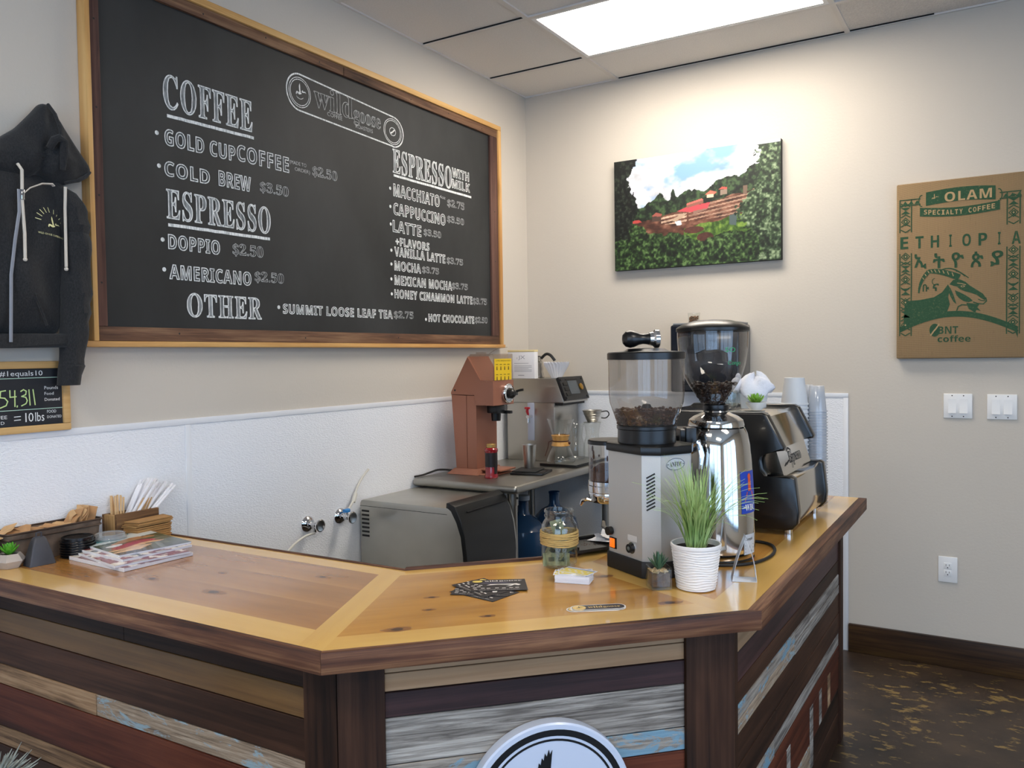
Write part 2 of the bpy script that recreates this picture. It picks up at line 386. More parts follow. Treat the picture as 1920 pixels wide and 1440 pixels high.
# ceiling: tiles in a T-bar grid; openings where the light fittings sit
gx = [0.0]+[0.605+1.2192*i for i in range(0, 5)]; gx = [g for g in gx if g < ROOM_X]+[ROOM_X]
gy = [0.0, -0.40]+[-0.40-0.61*i for i in range(1, 12)]; gy = [g for g in gy if g > ROOM_Y]+[ROOM_Y]
LIGHTS = [(1, 1), (3, 5), (1, 8), (3, 9)]
mb = MB()
for i in range(len(gx)-1):
    for j in range(len(gy)-1):
        if (i, j) in LIGHTS: continue
        mb.box(gx[i], gx[i+1], gy[j+1], gy[j], ROOM_H+.004, ROOM_H+.03, 1 if i >= 2 else 0)
for g in gx: mb.box(max(0, g-.012), min(ROOM_X, g+.012), ROOM_Y, 0, ROOM_H-.003, ROOM_H+.004, 2)
for g in gy: mb.box(0, ROOM_X, max(ROOM_Y, g-.012), min(0, g+.012), ROOM_H-.0035, ROOM_H+.004, 2)
# thin dark gaps where tiles sit loose in the grid
for j, (xa, xb) in ((1, (0.02, 0.592)), (2, (0.02, 0.592)), (0, (0.62, 2.2))):
    y = gy[j] - (0.014 if j else 0.016); mb.box(xa, xb, y-.004, y+.002, ROOM_H-.001, ROOM_H+.0035, 3)
mb.box(-T, ROOM_X+T, ROOM_Y-T, T, ROOM_H+.10, ROOM_H+.16, 0)
struct('ceiling', mb, [M_TILE, M_TILE2, M_GRID, M_GAP], 'suspended ceiling of pale tiles in a thin metal grid', 'ceiling', smooth=0)
m_dif, nt, b = newmat('light diffuser'); b.inputs['Base Color'].default_value = (.9, .9, .9, 1)
b.inputs['Emission Color'].default_value = TROFFER_COLOR; b.inputs['Emission Strength'].default_value = TROFFER_STRENGTH
for k, (i, j) in enumerate(LIGHTS):
    lab = 'bright white rectangular light panel set in the ceiling near the back wall' if k == 0 else 'ceiling light panel beyond the frame, %s' % ['over the right of the shop', 'over the customer side', 'near the shop window'][k-1]
    x0, x1, y0, y1 = gx[i]+.012, gx[i+1]-.012, gy[j+1]+.012, gy[j]-.012; cx, cy = (x0+x1)/2, (y0+y1)/2
    t = thing('ceiling_light', lab, 'ceiling light', (cx, cy, ROOM_H), group='recessed ceiling light panels')
    mb = MB((cx, cy, ROOM_H))
    for a in ((x0, x0+.02, y0, y1), (x1-.02, x1, y0, y1), (x0+.02, x1-.02, y0, y0+.02), (x0+.02, x1-.02, y1-.02, y1)): mb.box(*a, ROOM_H-.002, ROOM_H+.08)
    mb.box(x0, x1, y0, y1, ROOM_H+.08, ROOM_H+.09)
    mb.build('frame', M_WHITE, t)
    mb = MB((cx, cy, ROOM_H)); mb.box(x0+.02, x1-.02, y0+.02, y1-.02, ROOM_H+.002, ROOM_H+.008); mb.build('diffuser', m_dif, t)

# white washable wall panels with vinyl trim, dark wood baseboard
PZ = 1.262
mb = MB(); mb.box(0.0005, 0.004, -2.425, -0.003, 0.1, PZ); mb.box(0.0005, 0.004, -4.86, -2.44, 0.1, PZ)
struct('trim_1', mb, M_FRP, 'white pebbled wall panels along the lower left wall', 'wall panel')
mb = MB(); mb.box(0.004, 1.805, -0.004, -0.0005, 0.1, PZ); struct('trim_2', mb, M_FRP, 'white pebbled wall panel low on the back wall', 'wall panel')
mb = MB(); mb.box(0.0005, 0.007, -4.86, -0.007, PZ, PZ+.022, 0, .002); mb.box(0.0005, 0.006, -2.444, -2.421, 0.1, PZ, 0, .0015); struct('trim_3', mb, M_FRPTRIM, 'white vinyl cap and seam strip on the left wall panels', 'trim')
mb = MB(); mb.box(0.007, 1.826, -0.007, -0.0005, PZ, PZ+.022, 0, .002); mb.box(1.803, 1.826, -0.007, -0.0005, 0.0, PZ, 0, .002)
struct('trim_4', mb, M_FRPTRIM, 'white vinyl cap and end strip on the back wall panel', 'trim')
mb = MB(); mb.box(0.007, 1.803, -0.012, -0.0005, 0.0, 0.1); struct('baseboard_back', mb, M_WHITE, 'white vinyl cove base behind the bar', 'baseboard')
mb = MB(); mb.box(0.0005, 0.012, -4.86, -0.012, 0.0, 0.1); struct('baseboard_left', mb, M_WHITE, 'white vinyl cove base along the left wall', 'baseboard')
M_BASEB = wood('dark stained baseboard wood', [(0.3, '#1c120b'), (0.5, '#3a2717'), (0.7, '#58401f')], 0, 16, 0.05, 0.42, 0.1)
mb = MB(); mb.box(1.828, ROOM_X, -0.021, -0.0005, 0.0, 0.14, 0, .004); struct('baseboard_right', mb, M_BASEB, 'dark stained wooden baseboard on the back wall right of the bar', 'baseboard')

# ================================================================ things on the left wall
M_PINE = wood('light pine', [(0.3, '#b9854a'), (0.5, '#d6a766'), (0.7, '#e2b97b')], 1, 10, 0.05, 0.5, 0.0, 0.1, knots=('#7a4e22', 3.2))
M_PINEZ = wood('light pine upright', [(0.3, '#b9854a'), (0.5, '#d6a766'), (0.7, '#e2b97b')], 2, 10, 0.05, 0.5, 0.0, 0.1, knots=('#7a4e22', 3.2))
M_BARN = wood('dark barn wood', [(0.3, '#38251b'), (0.5, '#694a36'), (0.7, '#8b6a4e')], 1, 20, 0.05, 0.75, 0.0, 0.5)
M_BARNZ = wood('dark barn wood upright', [(0.3, '#352220'), (0.5, '#583c33'), (0.7, '#6e4f43')], 2, 16, 0.05, 0.75, 0.0, 0.4)
def chalkboard_mat():
    m, nt, b = newmat('chalkboard'); v = coords(nt, (1, .8, .5))
    c = ramp(nt, noise(nt, v, 2.2, 5, 0.6), [(0.3, '#232424'), (0.7, '#373838')])
    nt.links.new(c, b.inputs['Base Color']); b.inputs['Roughness'].default_value = 0.62; b.inputs['Specular IOR Level'].default_value = 0.35; return m
def chalk(name, lo, hi, a, b_, sc=70, rot=0.6):
    m, nt, b = newmat(name); v = coords(nt, (1, 1.0, 0.18), (R(-20), 0, 0))
    nt.links.new(ramp(nt, noise(nt, v, sc, 5, 0.75), [(a, lo), (b_, hi)]), b.inputs['Base Color']); b.inputs['Roughness'].default_value = 0.95; return m
M_CB = chalkboard_mat()
M_CH_FILL = chalk('chalk rubbed', '#4b4e4f', '#a9adae', 0.35, 0.68)
M_CH_LIGHT = chalk('chalk faint', '#343636', '#5c5f5f', 0.35, 0.7)
M_CH_LINE = chalk('chalk line', '#8f9494', '#eef0ee', 0.32, 0.55, 160)
M_CH_THIN = chalk('chalk thin line', '#6d7071', '#c4c6c5', 0.32, 0.6, 160)
BX = 0.022
cbd = thing('menu_chalkboard', 'large black menu chalkboard in a two-tone wooden frame lettered COFFEE and ESPRESSO', 'chalkboard', (0, -1.575, 2.16))
O = (0, -1.575, 2.16)
mb = MB(O); mb.box(0.001, BX, -2.79, -0.36, 1.55, 2.775); mb.build('board', M_CB, cbd)
for nm, a, m in (('frame_rail', (0.001, .045, -2.822, -0.335, 1.538, 1.557), M_PINE), ('frame_rail', (0.001, .045, -2.797, -0.352, 2.757, 2.783), M_PINE),
                 ('frame_stile', (0.001, .045, -2.797, -2.780, 1.557, 2.757), M_PINEZ), ('frame_stile', (0.001, .045, -0.380, -0.352, 1.557, 2.757), M_PINEZ)):
    mb = MB(O); mb.box(*a, 0, .002); mb.build(nm, m, cbd)['label'] = 'light pine outer frame strip'
for nm, a, m in (('inner_rail', (BX, .036, -2.779, -0.381, 1.558, 1.604), M_BARN), ('inner_rail', (BX, .036, -2.779, -1.62, 2.716, 2.756), M_BARN), ('inner_rail', (BX, .0365, -1.618, -0.381, 2.716, 2.756), M_BARN),
                 ('inner_stile', (BX, .036, -2.779, -2.744, 1.605, 2.715), M_BARNZ), ('inner_stile', (BX, .036, -0.452, -0.381, 1.605, 2.715), M_BARNZ)):
    mb = MB(O); mb.box(*a, 0, .0015)
    for k in range(4):
        y = a[2]+(a[3]-a[2])*(k+.5)/4; z = (a[4]+a[5])/2+.004*(-1)**k
        if 'stile' in nm: y = (a[2]+a[3])/2; z = a[4]+(a[5]-a[4])*(k+.5)/4
        mb.lathe([(0.004, 0), (0.004, .0004), (0, .0004)], seg=10, m=1) if False else mb.add([(a[1]+.0004, y+.0035*math.cos(q), z+.0035*math.sin(q)) for q in np.linspace(0, 2*math.pi, 9)[:-1]], [list(range(8))], 1)
    mb.build(nm, [m, M_DARKSLOT], cbd)['label'] = 'dark weathered inner frame board'
# writing: (name of the line, text, y, z, width, height, style)
FB = frame_map((BX, 0, 0), (0, 1, 0), (0, 0, 1))
def board_line(text, y, z, w, h, style, spacing=1.0):
    mb = MB(O)
    if style == 'head': write(mb, bold_serif(text), FB, y, z, w, h, 0, line=.0042, spacing=1.12); mats = [M_CH_FILL, M_CH_LINE]
    elif style == 'item': write(mb, bold_sans(text), FB, y, z, w, h, 0, line=.0036, spacing=1.08); mats = [M_CH_LIGHT, M_CH_LINE]
    elif style == 'price': write(mb, bold_serif(text), FB, y, z, w, h, 0, line=.0024, fill=False); mats = [M_CH_LIGHT, M_CH_THIN]
    elif style == 'logo': write(mb, bold_serif(text), FB, y, z, w, h, 0, line=.0028, fill=False); mats = [M_CH_LIGHT, M_CH_THIN]
    else: write(mb, text, FB, y, z, w, h, 0); mats = [M_CH_THIN]
    o = mb.build('chalk_lettering', mats, cbd, smooth=0, recalc=False); o['label'] = 'white chalk writing'
for a in [('COFFEE', -2.507, 2.362, .386, .118, 'head'), ('GOLD CUP', -2.506, 2.236, .300, .055, 'item'), ('COFFEE', -2.196, 2.242, .258, .060, 'item'), ('(MADE TO', -1.932, 2.277, .092, .019, 'tiny'), ('ORDER)', -1.905, 2.253, .085, .019, 'tiny'),
          ('$2.50', -1.806, 2.250, .146, .046, 'price'), ('COLD', -2.510, 2.130, .185, .050, 'item'), ('BREW', -2.283, 2.134, .148, .054, 'item'), ('$3.50', -2.089, 2.139, .146, .044, 'price'),
          ('ESPRESSO', -2.506, 1.983, .464, .103, 'head'), ('DOPPIO', -2.503, 1.879, .215, .050, 'item'), ('$2.50', -2.228, 1.881, .146, .048, 'price'),
          ('AMERICANO', -2.502, 1.775, .357, .050, 'item'), ('$2.50', -2.126, 1.788, .147, .044, 'price'), ('OTHER', -2.434, 1.646, .336, .084, 'head'),
          ('SUMMIT LOOSE LEAF TEA', -1.986, 1.674, .680, .038, 'item'), ('$2.75', -1.294, 1.674, .146, .038, 'price'), ('HOT CHOCOLATE', -1.025, 1.669, .405, .038, 'item'), ('$2.50', -.610, 1.670, .122, .036, 'price'),
          ('ESPRESSO', -1.281, 2.362, .474, .113, 'head'), ('WITH', -.802, 2.428, .153, .046, 'item'), ('MILK', -.803, 2.371, .161, .044, 'item'),
          ('MACCHIATO', -1.281, 2.253, .363, .058, 'item'), ('4oz', -.915, 2.300, .05, .016, 'tiny'), ('$2.75', -.849, 2.264, .153, .042, 'price'), ('CAPPUCCINO', -1.283, 2.166, .413, .055, 'item'), ('$3.50', -.852, 2.184, .150, .037, 'price'),
          ('LATTE', -1.290, 2.085, .216, .053, 'item'), ('$3.50', -1.052, 2.092, .143, .036, 'price'), ('+FLAVORS', -1.272, 2.022, .262, .038, 'item'), ('VANILLA LATTE', -1.281, 1.972, .404, .042, 'item'), ('$3.75', -.862, 1.970, .144, .036, 'price'),
          ('MOCHA', -1.283, 1.904, .200, .044, 'item'), ('$3.75', -1.070, 1.906, .137, .035, 'price'), ('MEXICAN MOCHA', -1.285, 1.836, .464, .044, 'item'), ('$3.75', -.819, 1.842, .142, .036, 'price'),
          ('HONEY CINAMMON LATTE', -1.287, 1.773, .652, .040, 'item'), ('$3.75', -.628, 1.771, .137, .038, 'price'),
          ('wild', -1.788, 2.545, .236, .094, 'logo'), ('goose', -1.545, 2.525, .180, .066, 'logo'), ('COFFEE', -1.711, 2.525, .092, .017, 'tiny'), ('ROASTERS', -1.534, 2.514, .114, .017, 'tiny')]:
    board_line(*a)
def chalk_part(name, lab, fn):
    mb = MB(O); fn(mb); o = mb.build(name, M_CH_LINE, cbd, smooth=0, recalc=False); o['label'] = lab
for (y0, z0, y1, z1) in ((-2.492, 2.338, -2.117, 2.343), (-2.499, 1.962, -2.049, 1.964), (-1.274, 2.350, -.632, 2.348)):
    chalk_part('chalk_rule', 'thick white chalk underline', lambda m: stroke(m, [(y0+(y1-y0)*i/14, z0+(z1-z0)*i/14+random.uniform(-.0008, .0008)) for i in range(15)], FB, .011))
for y, z in ((-2.537, 2.27), (-2.532, 2.159), (-2.526, 1.908), (-2.523, 1.806), (-2.008, 1.698), (-1.047, 1.679), (-1.304, 2.285), (-1.306, 2.2), (-1.305, 2.118), (-1.304, 1.996), (-1.306, 1.931), (-1.308, 1.861), (-1.307, 1.791)):
    chalk_part('chalk_bullet', 'white chalk bullet point', lambda m: disc(m, y, z, .0075, .0075, FB))
mb = MB(O)
# pill-shaped emblem with the flying goose and the bean
CL, CR, ZC = -1.868, -1.279, 2.581; ZR = 2.553
stroke(mb, circ(CL, ZC, .072, .074, 30, 90, 270)+[(CR, ZR-.068)]+circ(CR, ZR, .078, .070, 30, -90, 90)+[(CL, ZC+.074)], FB, .0065)
for r in (.060, .052): stroke(mb, circ(CL, ZC, r, r), FB, .003); stroke(mb, circ(CR, ZR, r+.004, r-.001), FB, .003)
goose(mb, CL, ZC+.002, .036, FB, 0); stroke(mb, circ(CL, ZC-.004, .024, .022, 12, 220, 320), FB, .002)
stroke(mb, circ(CR, ZR, .022, .018), FB, .003); stroke(mb, [(CR-.016, ZR-.010), (CR-.004, ZR-.004), (CR+.006, ZR+.004), (CR+.016, ZR+.012)], FB, .007)
o = mb.build('chalk_emblem', M_CH_LINE, cbd, smooth=0, recalc=False); o['label'] = 'white chalk pill-shaped goose emblem'

# small framed tally board
M_SLATE = pm('slate board', '#202227', 0.5, var=(8, .15)); M_FR2 = wood('honey frame', [(0.3, '#b98f57'), (0.5, '#cfa76d'), (0.7, '#d9b67e')], 1, 12, .05, .5, 0, .08)
M_CHW = pm('chalk marker white', '#e9ebea', .9); M_CHG = pm('chalk marker green', '#cfe89a', .9); M_CHM = pm('chalk marker mint', '#b9d8c4', .9)
O = (0, -3.10, 1.387); sg = thing('tally_board', 'small chalkboard sign with honey-coloured frame reading 54,311 pounds food donated', 'sign', O)
mb = MB(O); mb.box(.002, .012, -3.335, -2.88, 1.296, 1.48); mb.build('board', M_SLATE, sg)
mb = MB(O); fr = [(-3.345, -2.865, 1.473, 1.495), (-3.345, -2.865, 1.281, 1.303), (-3.345, -3.318, 1.303, 1.473), (-2.888, -2.865, 1.303, 1.473)]
for a in fr: mb.box(.002, .020, *a, 0, .003)
mb.build('frame', M_FR2, sg)
FS = frame_map((.012, 0, 0), (0, 1, 0), (0, 0, 1)); mb = MB(O)
write(mb, '#1equals10', FS, -3.070, 1.447, .124, .020, 0, res=2)
for t, x, z, w, h in (('Pounds', -2.942, 1.409, .042, .010), ('Food', -2.942, 1.392, .028, .009), ('Donated', -2.942, 1.374, .046, .009), ('FEE', -3.079, 1.327, .026, .010), ('D', -3.071, 1.311, .010, .009), ('FOOD', -2.936, 1.337, .028, .009), ('DONATED', -2.936, 1.321, .044, .008)): write(mb, t, FS, x, z, w, h, 0, res=2)
stroke(mb, [(-3.033, 1.331), (-3.015, 1.332)], FS, .0025); stroke(mb, [(-3.033, 1.321), (-3.015, 1.322)], FS, .0025)
for t, x, w in (('1', -3.001, .0035), ('0', -2.992, .015), ('lbs', -2.972, .027)): write(mb, t, FS, x, 1.314, w, .027, 0, res=2)
def gs(*p): stroke(mb, p, FS, .0034, 1)
gs((-3.055, 1.410), (-3.069, 1.408), (-3.071, 1.390), (-3.058, 1.388), (-3.050, 1.378), (-3.055, 1.366), (-3.071, 1.360))
gs((-3.043, 1.410), (-3.043, 1.390), (-3.025, 1.391)); gs((-3.029, 1.409), (-3.030, 1.362)); gs((-3.023, 1.364), (-3.024, 1.360))
gs((-3.012, 1.406), (-3.004, 1.411), (-2.996, 1.406), (-2.998, 1.396), (-3.010, 1.391), (-2.998, 1.388), (-2.994, 1.378), (-2.998, 1.369), (-3.011, 1.363))
gs((-2.988, 1.410), (-2.986, 1.364)); gs((-2.976, 1.410), (-2.971, 1.364))
for z in (1.4435, 1.3495): stroke(mb, [(-3.318, z), (-2.888, z+.002)], FS, .002, 2)
mb.build('chalk_lettering', [M_CHW, M_CHG, M_CHM], sg, smooth=0, recalc=False)

# hoodie hanging on the wall
def fleece():
    m, nt, b = newmat('charcoal fleece'); v = coords(nt, (1, 1, .5)); f = noise(nt, v, 260, 4, .8)
    nt.links.new(ramp(nt, f, [(0.35, '#17181a'), (0.62, '#2a2b2d'), (0.8, '#3a3b3c')]), b.inputs['Base Color']); b.inputs['Roughness'].default_value = .95
    b.inputs['Sheen Weight'].default_value = .12; bump(nt, b, noise(nt, coords(nt), 45, 6, .7), .35, .004); return m
M_FLEECE = fleece(); M_CORD = pm('cream cord', '#d9d0c2', .9, bmp=(300, .5)); M_ZIP = pm('grey zip tape', '#8c9099', .5, .2); M_PRINT = pm('pale yellow ink', '#e6e2a8', .8); M_HOOK = pm('hook metal', '#777777', .3, 1)
O = (0, -3.08, 1.95); hd = thing('hoodie', 'charcoal zip hoodie with cream drawstrings hanging beside the menu board', 'hoodie', O)
def puffy(mb, ctr, outl, base, T, rings=14, n=120, k=2.0, fold=0.0, ff=None, m=0, sm=2):
    P = np.array(outl, float); Q = np.vstack([P, P[:1]]); d = np.r_[0, np.cumsum(np.hypot(*np.diff(Q, axis=0).T))]
    s = np.linspace(0, d[-1], n, endpoint=False); ox, oy = np.interp(s, d, Q[:, 0]), np.interp(s, d, Q[:, 1])
    for _ in range(sm): ox = (np.roll(ox, 1)+2*ox+np.roll(ox, -1))/4; oy = (np.roll(oy, 1)+2*oy+np.roll(oy, -1))/4
    vs = []; fs = []
    for j in range(rings+1):
        r = 1-(1-j/rings)**1.5 if j else 0.02
        for i in range(n):
            y, z = ctr[0]+r*(ox[i]-ctr[0]), ctr[1]+r*(oy[i]-ctr[1]); h = T*(max(0, 1-r**k))**.5
            if ff: h += ff(y, z)*(1-r**4)
            vs.append((base+h, y, z))
    for j in range(rings):
        for i in range(n): fs.append((j*n+i, j*n+(i+1) % n, (j+1)*n+(i+1) % n, (j+1)*n+i))
    fs.append(list(range(n))); b0 = len(vs)
    vs += [(base-.012, y, z) for y, z in zip(ox, oy)]; L = rings*n
    fs += [(L+i, L+(i+1) % n, b0+(i+1) % n, b0+i) for i in range(n)]; fs.append([b0+i for i in range(n)])
    mb.add(vs, fs, m)
def fold_body(y, z): return .009*math.sin(26*(y+3.0)+3.5*math.sin(5*z))+.006*math.sin(40*(y+.5*z))
mb = MB(O)
puffy(mb, (-3.08, 1.80), [(-3.30, 1.575), (-3.31, 1.8), (-3.33, 1.98), (-3.24, 2.06), (-3.14, 2.09), (-3.02, 2.09), (-2.93, 2.05), (-2.865, 2.00), (-2.87, 1.90), (-2.878, 1.78), (-2.895, 1.66), (-2.905, 1.575)], .03, .065, ff=fold_body)
mb.build('body', M_FLEECE, hd)
mb = MB(O); mb.prism([(-3.305, 1.577), (-3.303, 1.538), (-3.1, 1.533), (-2.901, 1.536), (-2.899, 1.577), (-3.1, 1.574)], .022, .086, 'x', 0, .012, 3); mb.build('waistband', M_FLEECE, hd)
def sleeve(sg_):
    mb = MB(O); pts = [(-.165, 2.035, .010, .020), (-.190, 2.00, .030, .042), (-.205, 1.95, .042, .050), (-.214, 1.86, .043, .048), (-.216, 1.76, .043, .046), (-.212, 1.64, .042, .042), (-.204, 1.54, .039, .038), (-.199, 1.485, .036, .034)]
    ring = lambda y, z, a, d: [(.024+d*.95+d*math.cos(q)*(1+.07*math.sin(5*q+z*31)), O[1]-sg_*y+a*math.sin(q), z) for q in np.linspace(0, 2*math.pi, 24, endpoint=False)]
    rs = []
    for i in range(len(pts)-1):
        for t in (0, .25, .5, .75):
            p = [pts[i][k]*(1-t)+pts[i+1][k]*t for k in range(4)]; w = 1+.05*math.sin(p[1]*70+2*math.sin(p[1]*23)); rs.append(ring(p[0], p[1], p[2]*w, p[3]*w))
    rs.append(ring(*pts[-1])); mb.loft(rs); o = mb.build('sleeve', M_FLEECE, hd)
    mb = MB(O); rs = [ring(-.199, 1.487, .035, .033), ring(-.199, 1.478, .038, .035), ring(-.194, 1.45, .034, .031), ring(-.191, 1.420, .033, .030)]; mb.loft(rs); mb.build('cuff', M_FLEECE, o)
sleeve(1); sleeve(-1)
mb = MB(O)     # hood, pulled up to the hook so that it droops to the right
def fold_hood(y, z): return .012*math.exp(-((y+2.955-(z-2.12)*.25)/.018)**2)*-1.6+.010*math.exp(-((y+2.925-(z-2.1)*.15)/.02)**2)+.005*math.sin(60*(y+.6*z))
puffy(mb, (-2.935, 2.105), [(-3.17, 2.08), (-3.08, 2.125), (-3.02, 2.172), (-2.975, 2.225), (-2.950, 2.258), (-2.938, 2.264), (-2.920, 2.255), (-2.885, 2.205), (-2.845, 2.150), (-2.805, 2.098), (-2.800, 2.080), (-2.835, 2.060), (-2.86, 2.040), (-2.89, 2.026), (-2.925, 2.028), (-2.955, 2.045), (-2.975, 2.045), (-3.0, 2.03), (-3.06, 2.03), (-3.13, 2.04)], .05, .062, ff=fold_hood, k=1.5, sm=1)
hood = mb.build('hood', M_FLEECE, hd)
mb = MB(O); mb.tube([(.118, -2.962, 2.118), (.136, -2.957, 2.140), (.140, -2.945, 2.147), (.138, -2.930, 2.140), (.128, -2.926, 2.10), (.12, -2.926, 2.06)], [.010, .012, .012, .012, .011, .008], 10); mb.tube([(.085, -2.90, 2.030), (.088, -2.86, 2.044), (.078, -2.83, 2.062), (.060, -2.804, 2.082)], [.005, .006, .006, .004], 10)
mb.tube([(.075, -2.938, 2.256), (.100, -2.932, 2.225), (.118, -2.928, 2.18), (.124, -2.927, 2.14)], .005, 8); mb.build('hood_hem', M_FLEECE, hood)
mb = MB(O); mb.tube([(.10, -3.045, 2.058), (.112, -3.040, 2.04), (.108, -3.040, 1.95), (.108, -3.036, 1.86), (.106, -3.036, 1.792)], .0045, 8); mb.ball((.106, -3.036, 1.787), .006)
mb.build('drawstring', M_CORD, hd)
mb = MB(O); mb.tube([(.105, -2.911, 2.014), (.102, -2.912, 1.95), (.10, -2.912, 1.86), (.098, -2.912, 1.776)], .0045, 8); mb.ball((.098, -2.912, 1.770), .006); mb.build('drawstring', M_CORD, hd)
mb = MB(O); mb.tube([(.112, -3.036, 1.975), (.114, -3.02, 1.992), (.114, -2.985, 2.010), (.112, -2.955, 2.014), (.108, -2.948, 2.010)], [.003, .004, .005, .006, .005], 8, flat=.5); mb.build('cord_loop', M_CORD, hd)
mb = MB(O); mb.tube([(.104, -3.046, 1.985), (.110, -3.05, 1.92), (.106, -3.062, 1.84), (.104, -3.075, 1.74), (.1, -3.08, 1.55)], .005, 8, flat=.5); zp = mb.build('zipper', M_ZIP, hd)
mb = MB(O); mb.box(.108, .116, -3.046, -3.036, 1.955, 1.985, 0, .002); mb.build('zipper_pull', M_CHROME, zp)
mb = MB(O); mb.tube([(.093, -3.035, 1.74), (.093, -3.01, 1.70), (.09, -2.985, 1.64), (.088, -2.97, 1.60)], .005, 8, flat=.6); mb.build('pocket_seam', M_FLEECE, hd)
# chest print follows the cloth
FP = frame_map((0, 0, 0), (0, 1, 0), (0, 0, 1)); mb = MB(O); mb2 = MB()
goose(mb2, -2.948, 1.902, .026, FP, 0, 0)
for a in (20, 38, 56, 74, 98, 116, 134, 152, 172): stroke(mb2, [(-2.948+.034*math.cos(R(a)), 1.905+.034*math.sin(R(a))), (-2.948+.048*math.cos(R(a)), 1.905+.048*math.sin(R(a)))], FP, .0022, 0, 0)
write(mb2, 'WILD GOOSE COFFEE ROASTERS', FP, -2.992, 1.868, .092, .0055, 0, lift=0, skew=0, res=1)
def cloth_x(y, z):
    dy, dz = (y+3.08)/.21, (z-1.80)/.28; r = min(1, math.hypot(dy, dz)*.95); return .03+.065*max(0, 1-r*r)**.5+fold_body(y, z)*(1-r**4)
def drop(y, z): return z-(y+2.99)*.12
mb.v = []
for p in mb2.v: mb.v.append(Vector((cloth_x(p.y, drop(p.y, p.z))+.010, p.y, drop(p.y, p.z)))-mb.off)
mb.f = mb2.f; mb.m = mb2.m; mb.build('chest_print', M_PRINT, hd, smooth=0, recalc=False)
mb = MB(O); mb.tube([(.001, -2.93, 2.245), (.03, -2.93, 2.235), (.05, -2.93, 2.25), (.05, -2.93, 2.262)], .004, 8); h_ = mb.build('wall_hook', M_HOOK, None); h_.location = O; tag(h_, 'small metal wall hook holding up the hood of the charcoal hoodie', 'hook')

